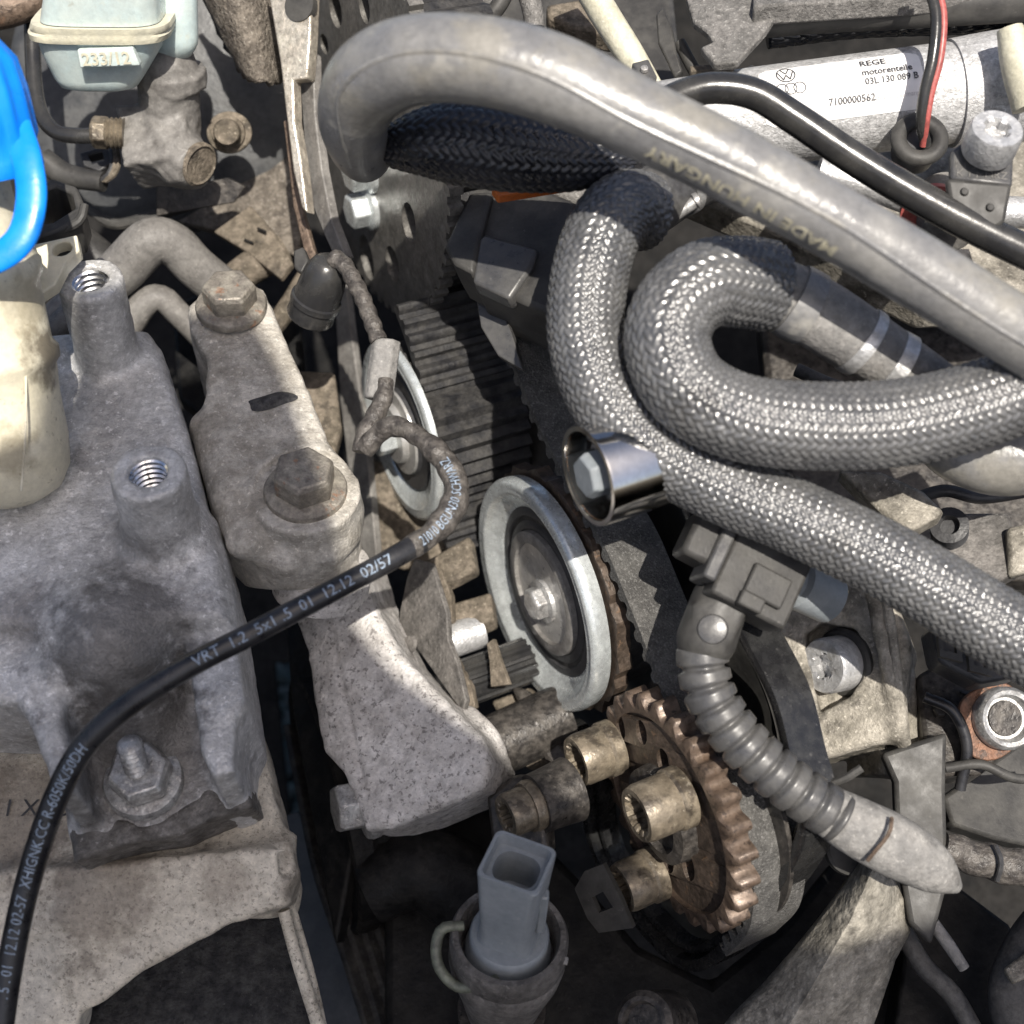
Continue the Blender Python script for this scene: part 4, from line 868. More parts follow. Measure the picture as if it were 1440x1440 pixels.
lp = Tube([(575, 772, 222, 16.5), (605, 752, 208, 17.5), (632, 722, 195, 18), (643, 688, 180, 18), (630, 655, 165, 17.5), (606, 628, 150, 16.5), (575, 606, 130, 15), (548, 600, 115, 14), (526, 616, 105, 14.5), (512, 634, 100, 14)], 4)
mk('taped_loop', lp.mesh(24, lumps), M('cable_wrap'), T, ang=60)
mk('cable_print', print_tube(lp, '21010 BGUN30 SCHWARZ', 16, 12, 6, 2.4, sx=.72), M('cable_print'), T, fix=False)
mk('loop_return', tube([(508, 636, 96, 13), (513, 612, 92, 14), (528, 585, 84, 14), (540, 556, 74, 13), (541, 536, 66, 12)], n=20, step=4, disp=lambda s, th, R: .8 * np.sin(s / 4.0)), M('cable_wrap'), T)
O = S(538, 518, 60); a = nz((.12, 1, -.15)); N = nz((-.05, .12, .99)); b = np.cross(N, a)
mk('crimp_sleeve', prism([O + b * x + N * y - a * 44 for x, y in ((21, 0), (12, 13), (-12, 13), (-21, 0), (-12, -13), (12, -13))], a * 84), M('grey_tape'), T, bevel=3)
mk('upper_lead', tube([(533, 480, 58, 12), (522, 450, 50, 12), (508, 415, 40, 12), (496, 392, 30, 12), (484, 372, 20, 12), (470, 364, 8, 14)], n=18, step=4, disp=lambda s, th, R: .9 * np.sin(s / 3.2)), M('cable_wrap'), T)
pv = nz(S(432, 452, -60) - S(462, 372, 0)); po = S(464, 370, 0)
pl_ = mk('plug', lathe(po, pv, [(14, -8), (24, 0), (30, 14), (33, 36), (34, 60), (37, 62), (37, 70), (34, 72), (35, 92), (33, 96), (24, 96)], 40), M('black_pipe'), T, ang=40)
mk('plug_tab', plate([(412, 352), (426, 346), (434, 366), (424, 384), (413, 376)], S(424, 365, -30), nz((-.2, .3, .93)), 16), M('dusty_plastic'), pl_, bevel=3)

# ------------------------------------------------------------------ thick rubber hose
hs = Tube([(514, 222, 150, 36.4), (503, 200, 200, 43.7), (498, 160, 265, 51.9), (522, 112, 330, 60.1), (585, 84, 385, 61.9), (680, 86, 415, 61.9), (780, 112, 425, 60.1), (880, 158, 425, 55.5), (1000, 216, 420, 51.9), (1120, 282, 410, 51.0), (1240, 352, 400, 50.1), (1350, 418, 390, 50.1), (1450, 480, 380, 50.1), (1560, 545, 370, 50.1)], 6)
T = thing('coolant_hose', 'thick dusty grey rubber hose looping across the top of the engine', 'hose', S(1000, 216, 360))
def hose_d(s, th, R):
    c = 2.4 * np.exp(-((s - 250) / 60) ** 2) * np.sin(th * 3) * 0
    return 1.2 * np.sin(s / 60.0) * np.sin(th * 2 + s / 90.0) + c
mk('hose_wall', hs.mesh(56, hose_d), M('hose_rubber'), T, ang=179)
u = near_u(hs, 1200, 380)
mk('hose_print', print_tube(hs, 'MADE IN HUNGARY', 20, near_u(hs, 1185, 322), 32, 3.2, True, True, 1.3), M('hose_print'), T, fix=False)
uu = np.linspace(hs.s[0] + 60, hs.s[-1] - 10, 160); sp = hs.at(uu, 12 + 4 * np.sin(uu / 70), .8)
sp2 = hs.at(uu, 15 + 4 * np.sin(uu / 70), 2.0); sp3 = hs.at(uu, 18 + 4 * np.sin(uu / 70), .8)
mk('parting_line', loft([sp, sp2, sp3]), M('hose_rubber'), T, fix=False)
# moulding seam lump on the underside of the bend
mk('mould_seam', tube([(512, 196, 262, 5), (524, 172, 268, 6), (540, 150, 268, 5)], n=8), M('grey_tape'), T)

# ------------------------------------------------------------------ braided sleeves
def braid(nc, pitch, amp):
    def f(s, th, R):
        a = th * nc / (2 * np.pi) + s / pitch; b = th * nc / (2 * np.pi) - s / pitch
        fa = np.sin(np.pi * (a % 1.0)); fb = np.sin(np.pi * (b % 1.0)); par = (np.floor(a) + np.floor(b)) % 4
        la = np.sin(np.pi * np.clip((par + b % 1.0) / 2, 0, 1)); lb = np.sin(np.pi * np.clip((par - 2 + a % 1.0) / 2, 0, 1))
        A_ = np.sqrt(fa) * (.4 + .6 * np.sqrt(la)); B_ = np.sqrt(fb) * (.4 + .6 * np.sqrt(lb))
        return amp * np.where(par < 1.5, A_, B_) + 1.4 * np.sin(s / 47.0 + th)
    return f
bA = [(908, 300, 190, 50), (878, 296, 215, 50), (846, 330, 235, 50), (826, 400, 250, 51), (826, 480, 258, 51), (856, 560, 262, 51), (920, 630, 265, 50), (1010, 682, 268, 49), (1110, 722, 272, 49), (1210, 770, 276, 50), (1310, 826, 280, 51), (1410, 884, 284, 52), (1540, 960, 288, 52)]
bB = [(1078, 404, 250, 60), (1040, 398, 270, 60), (990, 400, 295, 58), (950, 432, 312, 57), (938, 485, 322, 57), (968, 546, 326, 57), (1040, 585, 328, 57), (1140, 600, 328, 58), (1240, 598, 326, 58), (1340, 578, 322, 58), (1440, 545, 318, 58), (1540, 505, 312, 58)]
for nm, P_, lab in (('lower', bA, 'silver grey braided sleeve curving down left then out at the right edge'), ('upper', bB, 'silver grey braided sleeve curled round a rubber pipe below the thick hose')):
    tb = Tube(P_, 2.0); T = thing('braided_sleeve', lab, 'braided sleeve', S(P_[4][0], P_[4][1], P_[4][2] - 60), 'braided sleeves')
    mk('braid', tb.mesh(204, braid(30, 10.8, 4.2), caps=False), M('braid_grey'), T, ang=179, fix=False)
    ed = tb.at(np.full(48, 1.0), np.linspace(0, 2 * np.pi * tb.R[0], 49)[:-1], 2.0); ed2 = tb.at(np.full(48, 4.0), np.linspace(0, 2 * np.pi * tb.R[0], 49)[:-1], -16.0)
    mk('cut_edge', loft([ed, ed2], True), M('braid_grey'), T, ang=60)
tb = Tube([(552, 205, 180, 26), (600, 200, 205, 44), (650, 203, 215, 54), (720, 212, 220, 54), (800, 218, 215, 46), (860, 222, 205, 30), (890, 226, 200, 16)], 2.3)
T = thing('black_braided_sleeve', 'black braided sleeve bundle in the shade under the thick hose', 'braided sleeve', S(720, 260, 150))
mk('braid', tb.mesh(150, braid(24, 12.0, 4.6)), M('braid_black'), T, ang=179, fix=False)
o = mk('rubber_elbow', tube([(1010, 235, 120, 44), (960, 255, 140, 46), (915, 285, 170, 46), (890, 300, 195, 44)], n=36), M('dark_rubber')); tag(o, 'dark rubber hose end entering the lower braided sleeve', 'hose')
T = thing('rubber_pipe', 'grey rubber pipe with ridged collar sitting in the curled braided sleeve', 'pipe', S(1180, 470, 200))
mk('pipe_body', tube([(1020, 398, 262, 42), (1080, 408, 252, 48), (1140, 436, 244, 50), (1210, 480, 238, 48), (1290, 528, 232, 40), (1340, 560, 226, 36)], n=40), M('grey_tape'), T)
tb = Tube([(1110, 420, 250, 53), (1124, 428, 248, 54), (1140, 436, 246, 53)], 4); mk('collar', tb.mesh(40), M('hose_rubber'), T)
mk('ridge', Tube([(1205, 476, 239, 50), (1212, 481, 238, 51), (1218, 485, 237, 50)], 3).mesh(40), M('bare_aluminium'), T)
mk('band', Tube([(1250, 505, 236, 46), (1268, 515, 234, 46)], 3).mesh(40), M('bare_aluminium'), T)
o = mk('side_hose', tube([(1300, 610, 150, 30), (1350, 632, 165, 48), (1420, 640, 175, 58), (1520, 610, 180, 62)], n=40), M('hose_rubber')); tag(o, 'dusty hose underside hanging below the curled sleeve at the right edge', 'hose')

# ------------------------------------------------------------------ black housing box and orange insert
T = thing('connector_housing', 'stepped black plastic connector housing under the black braided sleeve', 'connector', S(740, 420, -20))
N = nz((-.25, .45, .86)); O = S(740, 340, 10)
mk('main_box', plate([(672, 330), (690, 272), (760, 262), (850, 300), (850, 420), (790, 448), (725, 420), (662, 394)], O, N, 120), M('dusty_plastic'), T, bevel=8)
mk('front_flange', plate([(624, 346), (660, 270), (692, 268), (676, 330), (665, 384), (638, 370)], O + N * 14, N, 90), M('dusty_plastic'), T, bevel=6)
mk('raised_panel', plate([(672, 338), (682, 328), (756, 350), (748, 374), (716, 420), (664, 396)], O + N * 10, N, 30), M('grey_plastic'), T, bevel=5)
mk('lower_bracket', plate([(668, 412), (700, 420), (720, 470), (735, 520), (700, 500), (676, 460)], O - N * 60, nz((-.4, .3, .86)), 16), M('grey_plastic'), T, bevel=2)
mk('orange_insert', plate([(690, 262), (770, 240), (820, 246), (812, 258), (700, 276)], S(760, 258, 110), nz((0, .3, .95)), 20), M('orange_plastic'), T, bevel=3)
mk('orange_insert', plate([(676, 150), (720, 152), (790, 168), (780, 178), (680, 160)], S(720, 160, 110), nz((0, .3, .95)), 20), M('orange_plastic'), T, bevel=3)
o = mk('loop_wire', tube([(628, 268, -100, 6), (634, 298, -100, 6), (646, 312, -100, 6), (660, 312, -100, 6)], n=10), M('olive_wire')); tag(o, 'thin olive wire hook between sprocket and connector housing', 'wire')

# ------------------------------------------------------------------ cylinder head top: textured covers
for nm, px, d, N, mt, lab in (('head_cover', [(560, -60), (690, -60), (700, 40), (800, 130), (960, 230), (900, 330), (640, 200), (560, 80)], -150, (0, .35, .94), 'textured_plastic', 'light grey textured cover behind the thick hose near the top edge'),
      ('intake_cover', [(690, -80), (940, -80), (960, 110), (1060, 130), (1000, 260), (820, 140), (700, 60)], -230, (0, .4, .92), 'dusty_plastic', 'dark dusty intake cover at the top centre'),
      ('rail_cradle', [(900, 180), (1500, 130), (1500, 420), (1300, 430), (1080, 320), (940, 260)], -90, (0, .5, .87), 'housing_aluminium', 'pale cast cradle beneath the silver fuel rail'),
      ('cylinder_head', [(1060, 330), (1500, 420), (1500, 820), (1240, 800), (1120, 720), (1080, 560)], -190, (0, .35, .94), 'greasy_metal', 'dark dirty engine head side behind the curled sleeve')):
    o = mk(nm, plate(px, S(px[2][0], px[2][1], d), nz(N), 60), M(mt), bevel=10); tag(o, lab, 'engine cover')
o = mk('sand_shelf', plate([(768, 6), (860, -10), (880, 40), (862, 46), (800, 36), (770, 22)], S(810, 20, -120), nz((0, .5, .87)), 40), M('tan_dirt'), bevel=6); tag(o, 'sandy dust covered ledge at the top edge beside the cream pipe', 'ledge')
o = mk('ledge_foot', tube([(735, -30, -60, 15), (748, 10, -60, 15), (752, 40, -60, 14)], n=16), M('textured_plastic')); tag(o, 'rough grey stub hanging at the top edge behind the thick hose', 'stub')
o = mk('cream_pipe', tube([(815, -40, -20, 21), (850, 20, -10, 21), (885, 75, 0, 20), (915, 125, 5, 18)], n=24), M('pale_pipe')); tag(o, 'cream coloured straight pipe slanting down from the top edge', 'pipe')
T = thing('pipe_clip', 'grey metal clip at the lower end of the cream pipe', 'clip', S(915, 110, 20))
mk('clip_body', plate([(888, 88), (912, 82), (925, 108), (905, 116)], S(905, 98, 40), nz((0, .4, .92)), 20), M('grey_plastic'), T, bevel=3)
mk('clip_pin', lathe(S(906, 98, 42), nz((0, .4, .92)), [(6, 0), (5, 4), (.1, 5)], 14), M('steel_bolt'), T)
g = plate([(922, 20), (932, 8), (945, 40), (950, 70), (960, 100), (948, 108), (935, 80), (925, 60)], S(940, 60, 10), nz((-.3, .2, .93)), 14)
o = mk('cable_guide', g, M('dusty_plastic'), bevel=3); tag(o, 'wavy black plastic cable guide beside the cream pipe', 'cable guide')
T = thing('top_shroud', 'dusty grey plastic shroud with notched corner at the top edge', 'shroud', S(1030, 90, 40))
mk('shroud_sheet', plate([(955, -40), (1130, -40), (1105, 0), (1078, 42), (1036, 88), (1005, 90), (985, 66), (1003, 58), (996, 46), (975, 30)], S(1030, 20, 60), nz((-.1, .45, .88)), 14), M('textured_plastic'), T, bevel=3)
mk('shroud_slot', plate([(970, 92), (1035, 88), (1032, 96), (972, 100)], S(1000, 94, 40), nz((0, .5, .86)), 12), M('tan_dirt'), T, bevel=2)
o = mk('air_duct', tube([(1060, 28, 20, 26), (1150, 18, 20, 28), (1300, 8, 20, 30), (1500, -4, 20, 30)], n=24), M('dusty_plastic')); tag(o, 'dark plastic duct along the top right edge', 'duct')
tbx = Tube([(1080, 48, -40, 17), (1180, 38, -40, 17), (1320, 28, -40, 18), (1500, 22, -40, 18)], 2.6)
o = mk('mesh_cable', tbx.mesh(80, braid(16, 24, 2.5)), M('braid_black'), fix=False, ang=179); tag(o, 'thin black mesh covered cable under the top right duct', 'cable')
o = mk('top_ledge', plate([(1060, 8), (1500, -20), (1500, -60), (1060, -60)], S(1250, -10, 60), nz((0, .7, .71)), 30), M('textured_plastic'), bevel=4); tag(o, 'grey dusty ledge cut off by the top right edge', 'ledge')

# ------------------------------------------------------------------ fuel rail with sticker
fr = Tube([(850, 196, 0, 66), (1000, 174, 0, 68), (1200, 148, 0, 69), (1500, 110, 0, 70)], 10)
T = thing('fuel_rail', 'thick silver fuel rail tube with a white printed sticker at the upper right', 'fuel rail', S(1200, 200, -60))
mk('rail_tube', fr.mesh(64), M('fuel_rail_steel'), T, ang=60)
mk('rail_shoulder', Tube([(1335, 132, 0, 74), (1400, 124, 0, 78), (1500, 110, 0, 80)], 8).mesh(64), M('fuel_rail_steel'), T)
kf = 1.0
def uv(x, y):
    """place on the tube seen at a photo point"""
    us = np.linspace(fr.s[0], fr.s[-1], 300); vs = np.linspace(-100, 100, 121)
    Uu, Vv = np.meshgrid(us, vs, indexing='ij'); P = fr.at(Uu.ravel(), Vv.ravel()); px = 720 + P[:, 0] * D / (D - P[:, 2]); py = 720 - P[:, 1] * D / (D - P[:, 2])
    i = np.argmin((px - x) ** 2 + (py - y) ** 2); return Uu.ravel()[i], Vv.ravel()[i]
u0, v0 = uv(1130, 172); u1, v1 = uv(1275, 78); ul, vt = uv(1068, 97)
print('sticker', u0, v0, u1, v1, ul, vt)
lo_, hi_ = min(v0, v1), max(v0, v1)
us = np.linspace(ul - 6, u1 + 14, 30); vs = np.linspace(lo_ - 4, hi_ + 2, 16)
rows = []
for q, v_ in enumerate(vs):
    e = 12 * (1 - math.sqrt(max(0, 1 - (1 - min(q, 15 - q) / 2.0) ** 2))) if min(q, 15 - q) < 2 else 0
    rows.append(fr.at(np.linspace(us[0] + e, us[-1] - e, 30), np.full(30, v_), 1.0))
stk = mk('sticker', loft(rows), M('sticker_paper'), T, fix=False, ang=60)
sgn = 1 if vt > v0 else -1
def st(txt, x, y, size, mt='sticker_ink', bold=False, sx=1.0):
    a_, b_ = uv(x, y); V, F = text_geo(txt, size, bold)
    mk('sticker_text', (fr.at(a_ + V[:, 0] * sx, b_ + sgn * V[:, 1], 2.2), F), M(mt), stk, fix=False)
st('REGE', 1208, 96, 14, bold=True, sx=1.1); st('motorenteile', 1213, 108, 13.5, bold=True, sx=.96); st('03L 130 089 B', 1217, 120, 13, bold=True, sx=.95); st('7100000562', 1166, 150, 13.5, bold=True, sx=.95); st('Made in Germany', 1226, 141, 9, 'faint_ink')
def stroke(pts, wd):
    gs = []
    for (a0, b0), (a1, b1) in zip(pts[:-1], pts[1:]):
        dx, dy = a1 - a0, b1 - b0; L_ = math.hypot(dx, dy) or 1; nx, ny = -dy / L_ * wd / 2, dx / L_ * wd / 2
        q = np.array([(a0 + nx, b0 + ny), (a0 - nx, b0 - ny), (a1 - nx, b1 - ny), (a1 + nx, b1 + ny)]); gs.append((fr.at(q[:, 0], q[:, 1], 1.6), [(0, 1, 2, 3)]))
    return join(*gs)
a_, b_ = uv(1105, 106); cir = lambda cx, cy, r: [(cx + r * math.cos(t), cy + sgn * r * math.sin(t)) for t in np.linspace(0, 2 * np.pi, 33)]
P2 = lambda pts: [(a_ + x, b_ + sgn * y) for x, y in pts]
mk('round_emblem', join(stroke(cir(a_, b_, 12.5), 1.8), stroke(P2([(-5.5, 10), (0, 1), (5.5, 10)]), 1.9), stroke(P2([(-10.5, 5), (-4.5, -9), (0, -1), (4.5, -9), (10.5, 5)]), 1.9)), M('sticker_ink'), stk, fix=False)
a2, b2 = uv(1119, 124); mk('ring_emblem', join(*[stroke(cir(a2 - 18 + 12 * i, b2, 8), 1.5) for i in range(3)]), M('sticker_ink'), stk, fix=False)

# wires with grommet
T = thing('sensor_wire', 'red and black wire pair dropping through a round grommet on the fuel rail', 'wire', S(1296, 200, 60))
mk('black_wire', tube([(1302, -30, 120, 8), (1316, 20, 130, 8), (1312, 80, 130, 8), (1300, 130, 120, 8), (1296, 170, 105, 8), (1302, 205, 80, 8)], n=14), M('black_pipe'), T)
mk('red_wire', tube([(1314, -30, 122, 6), (1326, 20, 128, 6), (1322, 80, 128, 6), (1309, 130, 118, 6), (1303, 170, 108, 5), (1298, 205, 84, 5)], n=14), M('red_wire'), T)
GN = nz((-.05, .25, .97)); gc = S(1293, 196, 75)
mk('grommet', lathe(gc, GN, [(17 + 11 + 11 * math.cos(t), 9 * math.sin(t)) for t in np.linspace(0, 2 * np.pi, 17)[:-1]], 48, close=True), M('dusty_plastic'), T, ang=60)
mk('socket', lathe(gc - GN * 40, GN, [(30, 0), (28, 36), (.1, 37)], 32), M('black_plastic'), T)

# black pipe with clamp
T = thing('steel_pipe', 'glossy black steel pipe slanting past the fuel rail to the right edge', 'pipe', S(1200, 220, 180))
mk('pipe_body', tube([(900, 165, 190, 22), (950, 138, 200, 22), (1000, 124, 205, 22), (1060, 132, 205, 22), (1120, 168, 205, 22.5), (1200, 222, 205, 23), (1300, 282, 205, 23.5), (1400, 334, 205, 24), (1530, 396, 205, 24)], n=36, step=5), M('black_pipe'), T)
N = nz((-.1, .25, .96)); O = S(1375, 260, 215)
T = thing('pipe_clamp', 'dark metal clamp plate with embossed marks holding the black pipe', 'clamp', S(1375, 320, 180))
mk('clamp_plate', plate([(1338, 212), (1352, 200), (1408, 190), (1426, 214), (1424, 262), (1336, 252)], O, N, 16), M('grey_plastic'), T, bevel=4)
mk('clamp_flap', plate([(1330, 250), (1424, 258), (1414, 312), (1400, 322), (1336, 288)], O + N * 8, nz((-.1, .02, .99)), 14), M('dusty_plastic'), T, bevel=5)
a = nz((1, -.12, 0.1)); b = np.cross(N, a)
for q, (tx, x, y) in enumerate((('1 1 3', 1340, 236), ('K 1 M', 1344, 248), ('11 B', 1382, 238), ('MRZ', 1384, 250))):
    mk('embossed_mark', print_flat(at_plane(x, y, O, N, .5), a, b, tx, 14, .6), M('textured_plastic'), T, fix=False)
for x, y in ((1356, 270), (1392, 292)): mk('dimple', lathe(at_plane(x, y, O + N * 8, nz((-.1, .02, .99)), 0), nz((-.1, .02, .99)), [(6, -1), (4, 4), (.1, 5)], 14), M('dusty_plastic'), T)
bc = S(1388, 214, 210); BN2 = nz((.02, .50, .86))
b = mk('clamp_bolt', splinecup(bc, BN2, 33, 40, 16, depth=.35, pts=6), M('bare_aluminium'), T, ang=30)
T = thing('nozzle_cap', 'round grey nozzle end below the clamp with a red ring', 'nozzle', S(1340, 350, 90))
mk('nozzle_body', lathe(S(1330, 300, 60), nz((-.1, -.7, .7)), [(40, -40), (40, 20), (34, 34), (36, 40), (30, 44), (.1, 44)], 40), M('grey_pipe'), T)
mk('red_ring', lathe(S(1310, 292, 60), nz((-.1, -.7, .7)), [(43, 8), (43, 16)], 40), M('red_wire'), T)
o = mk('rail_pipe', tube([(1150, 240, 60, 20), (1230, 262, 60, 22), (1320, 290, 50, 22), (1450, 300, 40, 22)], n=24), M('bare_aluminium')); tag(o, 'silver pipe behind the black steel pipe', 'pipe')
o = mk('rail_hose_stub', tube([(1420, 40, 120, 18), (1432, 90, 120, 24), (1450, 150, 120, 26)], n=20), M('pale_pipe')); tag(o, 'pale fitting cut off by the upper right edge', 'fitting')

# ------------------------------------------------------------------ connector plug with corrugated conduit
T = thing('sensor_connector', 'black connector plug with corrugated conduit hanging beside the belt', 'connector', S(1050, 880, 150))
ca = nz((.88, -.46, -.1)); cN = nz((-.12, .30, .95)); cN = nz(cN - ca * cN.dot(ca)); cB = np.cross(cN, ca); O = S(1062, 812, 215)
mk('plug_body', box(O, ca * 52, cB * 50, cN * 30), M('dusty_plastic'), T, bevel=5)
mk('plug_collar', box(O + cN * 6 - ca * 62 + cB * 4, ca * 9, cB * 42, cN * 30), M('grey_plastic'), T, bevel=4)
mk('latch', box(O + cN * 33 - cB * 12 + ca * 8, ca * 26, cB * 20, cN * 7), M('dusty_plastic'), T, bevel=3)
mk('latch_arm', box(O + cN * 36 - cB * 40 - ca * 4, ca * 16, cB * 10, cN * 8), M('dusty_plastic'), T, bevel=3)
mk('side_lug', box(O - ca * 82 + cB * 10 - cN * 4, ca * 22, cB * 30, cN * 26), M('dusty_plastic'), T, bevel=7)
mk('plug_elbow', sdf_mesh(lambda P: smin(f_cone(S(1012, 846, 200), S(994, 898, 205), 36, 38)(P), f_prism([(972, 850), (1010, 832), (1052, 860), (1030, 905), (975, 905)], S(1010, 870, 235), nz((-.1, .1, .99)), 60, 8)(P), 6), (180, -240, 140), (320, -60, 270), 4), M('dusty_plastic'), T, ang=179)
mk('elbow_button', lathe(S(1002, 885, 238), nz((-.15, .1, .98)), [(20, -4), (18, 6), (10, 8), (.1, 8)], 24), M('grey_plastic'), T, bevel=1)
cor = Tube([(992, 890, 205, 33), (988, 930, 205, 33), (1000, 980, 208, 33), (1034, 1032, 210, 33), (1080, 1078, 212, 33), (1128, 1116, 212, 33), (1180, 1150, 210, 33)], 2.4)
mk('corrugated_conduit', cor.mesh(44, lambda s, th, R: 3.8 * np.tanh(5 * (np.sin(2 * np.pi * s / 25.0) + .7))), M('grey_plastic'), T, ang=179)
mk('taped_end', tube([(1165, 1140, 210, 36), (1200, 1160, 208, 41), (1250, 1186, 204, 44), (1290, 1208, 200, 40), (1322, 1230, 196, 30), (1348, 1250, 192, 8)], n=30, step=6, flat=.8), M('grey_tape'), T, ang=60)
mk('tape_seam', tube([(1254, 1150, 236, 3), (1250, 1172, 250, 3), (1228, 1200, 244, 3), (1220, 1210, 238, 3)], n=6), M('rusty_steel'), T)
o = mk('sensor_nozzle', lathe(S(1120, 820, 130), nz((-.8, .35, .45)), [(34, -60), (34, 0), (26, 4), (26, 50)], 36), M('sensor_plastic')); tag(o, 'round grey sensor barrel right of the black plug', 'sensor')
o = mk('cable_tie', tube([(1170, 1102, 190, 5), (1190, 1094, 195, 6), (1212, 1080, 198, 6)], n=8), M('dusty_plastic')); tag(o, 'short cable tie end sticking up over the taped conduit', 'cable tie')

# ------------------------------------------------------------------ right housing with torx bolt
N5 = nz((-.32, .20, .93)); O5 = S(1170, 960, -20)
h1 = f_prism([(1050, 860), (1110, 800), (1210, 770), (1262, 850), (1282, 905), (1268, 1040), (1180, 1062), (1110, 1080), (1080, 1000)], O5, N5, 170, 12)
hr = f_cone(S(1222, 800, 15), S(1272, 1050, 10), 13, 10)
hole = S(1168, 930, 0)
hw = f_prism([(1262, 860), (1290, 950), (1300, 1040), (1330, 1030), (1330, 1100), (1240, 1090), (1240, 1000)], S(1270, 1000, -50), nz((.2, .2, .95)), 120, 10)
def house_fn(P):
    d = smin(h1(P), hr(P), 14); d = smin(d, hw(P), 10)
    d = smax(d, -f_prism([(1128, 890), (1150, 872), (1200, 880), (1222, 930), (1195, 975), (1150, 1002), (1140, 960)], O5 + N5 * 30, N5, 66, 8)(P), 6)
    return d + wob(P, 1.0, 30)
T = thing('belt_side_housing', 'dusty tan cast housing with one recessed torx bolt right of the belt', 'housing', S(1180, 1080, -80))
mk('casting', sdf_mesh(house_fn, (300, -400, -230), (620, -30, 60), 4.4), M('housing_aluminium'), T, ang=179)
tc2 = S(1185, 932, -44); TN = nz((-.80, -.05, .60))
b = mk('torx_bolt', splinecup(tc2, TN, 40, 44, 18, depth=.4, pts=6), M('bare_aluminium'), T, ang=30)
mk('bolt_washer', lathe(tc2, TN, [(50, -6), (50, 0), (46, 4)], 44), M('dusty_plastic'), b)
C, _ = curve(np.array([S(x, y, d) for x, y, d in ((1036, 890, 20), (1056, 930, 10), (1078, 980, 0), (1092, 1030, 0), (1098, 1080, 0))]), 6)
t = np.gradient(C, axis=0); t /= np.linalg.norm(t, axis=1)[:, None]; vx = nz((.8, .2, .5))
o = mk('gasket_strip', loft([C, C + vx * 9, C + vx * 10 - np.array((0, 0, 14.)), C - np.array((0, 0, 14.)), C]), M('dusty_plastic')); tag(o, 'grey rubber gasket strip along the edge of the tan housing', 'gasket')

# ------------------------------------------------------------------ lower right clutter
for nm, px, d, N, mt, dep, lab, cat in (
  ('strap_bracket', [(1240, 1060), (1300, 1040), (1332, 1030), (1330, 1110), (1334, 1240), (1310, 1330), (1280, 1300), (1262, 1200), (1258, 1100)], 20, (-.1, .2, .97), 'dusty_plastic', 30, 'dark plastic strap bracket hanging behind the taped conduit', 'bracket'),
  ('wet_casting', [(1290, 950), (1340, 920), (1400, 960), (1420, 1050), (1380, 1090), (1320, 1090), (1300, 1040)], -60, (0, .4, .92), 'greasy_metal', 60, 'wet looking dark casting left of the copper washer', 'casting'),
  ('grey_wedge', [(1326, 1120), (1440, 1040), (1500, 1080), (1500, 1200), (1400, 1180), (1340, 1160)], -80, (.1, .4, .9), 'dusty_plastic', 40, 'dark grey wedge plate at the right edge below the washer', 'plate'),
  ('dark_web', [(1280, 1280), (1340, 1240), (1420, 1300), (1460, 1380), (1460, 1500), (1250, 1500)], -120, (0, .4, .92), 'greasy_black', 60, 'black shadowed web in the bottom right corner', 'casting'),
  ('clip_box', [(1310, 880), (1400, 900), (1440, 930), (1440, 950), (1380, 962), (1320, 930)], 60, (0, .3, .95), 'black_plastic', 60, 'small black clip box under the lower braided sleeve', 'clip box'),
  ('tan_wedge', [(1416, 742), (1470, 730), (1470, 800), (1418, 812)], 30, (-.2, .2, .96), 'housing_aluminium', 30, 'pale tan wedge at the right edge between the sleeves', 'casting'),
  ('pale_shelf', [(1180, 660), (1240, 662), (1300, 690), (1330, 720), (1280, 748), (1240, 720)], 40, (-.1, .4, .9), 'housing_aluminium', 40, 'pale cast shelf showing between the two braided sleeves', 'casting'),
  ('grey_shelf', [(1330, 720), (1420, 720), (1440, 800), (1380, 830), (1300, 770)], -10, (-.1, .4, .9), 'cast_aluminium_dark', 40, 'grey cast shelf right of the ribbed socket', 'casting')):
    o = mk(nm, plate(px, S(px[0][0], px[0][1], d), nz(N), dep), M(mt), bevel=6); tag(o, lab, cat)
T = thing('ribbed_socket', 'black ribbed socket between the two braided sleeves', 'socket', S(1335, 745, 20))
mk('socket_body', lathe(S(1335, 742, 30), nz((-.3, .3, .9)), [(26 - 3 * (i % 2), -20 + i * 4) for i in range(9)] + [(14, 14), (12, 0), (.1, 0)], 30), M('black_plastic'), T, ang=50)
for i, (x, y) in enumerate(((1352, 900), (1392, 915))): pass
T = thing('drain_plug', 'silver plug with an orange copper washer at the right edge', 'plug', S(1415, 1020, -20))
PN = nz((.10, .12, .98)); pc = S(1412, 1010, 10)
mk('copper_washer', prism([pc + frame(PN)[0] * 52 * (1 + .08 * math.sin(3 * t + 1)) * math.cos(t) - PN * 14 + frame(PN)[1] * 54 * (1 + .12 * math.sin(2 * t)) * math.sin(t) + np.array((-12., -4, 0)) for t in np.linspace(0, 2 * np.pi, 33)[:-1]], PN * 8), M('copper_washer'), T, bevel=2)
mk('plug_body', lathe(pc, PN, [(44, -8), (44, 10), (39, 18), (33, 16), (29, 2), (.1, 1)], 48), M('steel_bolt'), T)
mk('plug_socket', lathe(pc + PN * 2, PN, [(25, 0), (24, 3), (.1, 3)], 40), M('greasy_metal'), T)
tb = Tube([(1325, 1190, 40, 22), (1370, 1206, 40, 24), (1420, 1218, 40, 26), (1500, 1230, 40, 26)], 3)
T = thing('wrapped_cable', 'black tape wrapped cable leaving at the lower right edge', 'cable', S(1420, 1240, 0))
mk('cable_body', tb.mesh(30, lambda s, th, R: 1.6 * np.sin(s / 7.0 + th) ), M('cable_wrap'), T, ang=60)
mk('tie_band', tube([(1400, 1190, 60, 4), (1408, 1212, 72, 4), (1402, 1238, 62, 4)], n=8), M('black_plastic'), T)
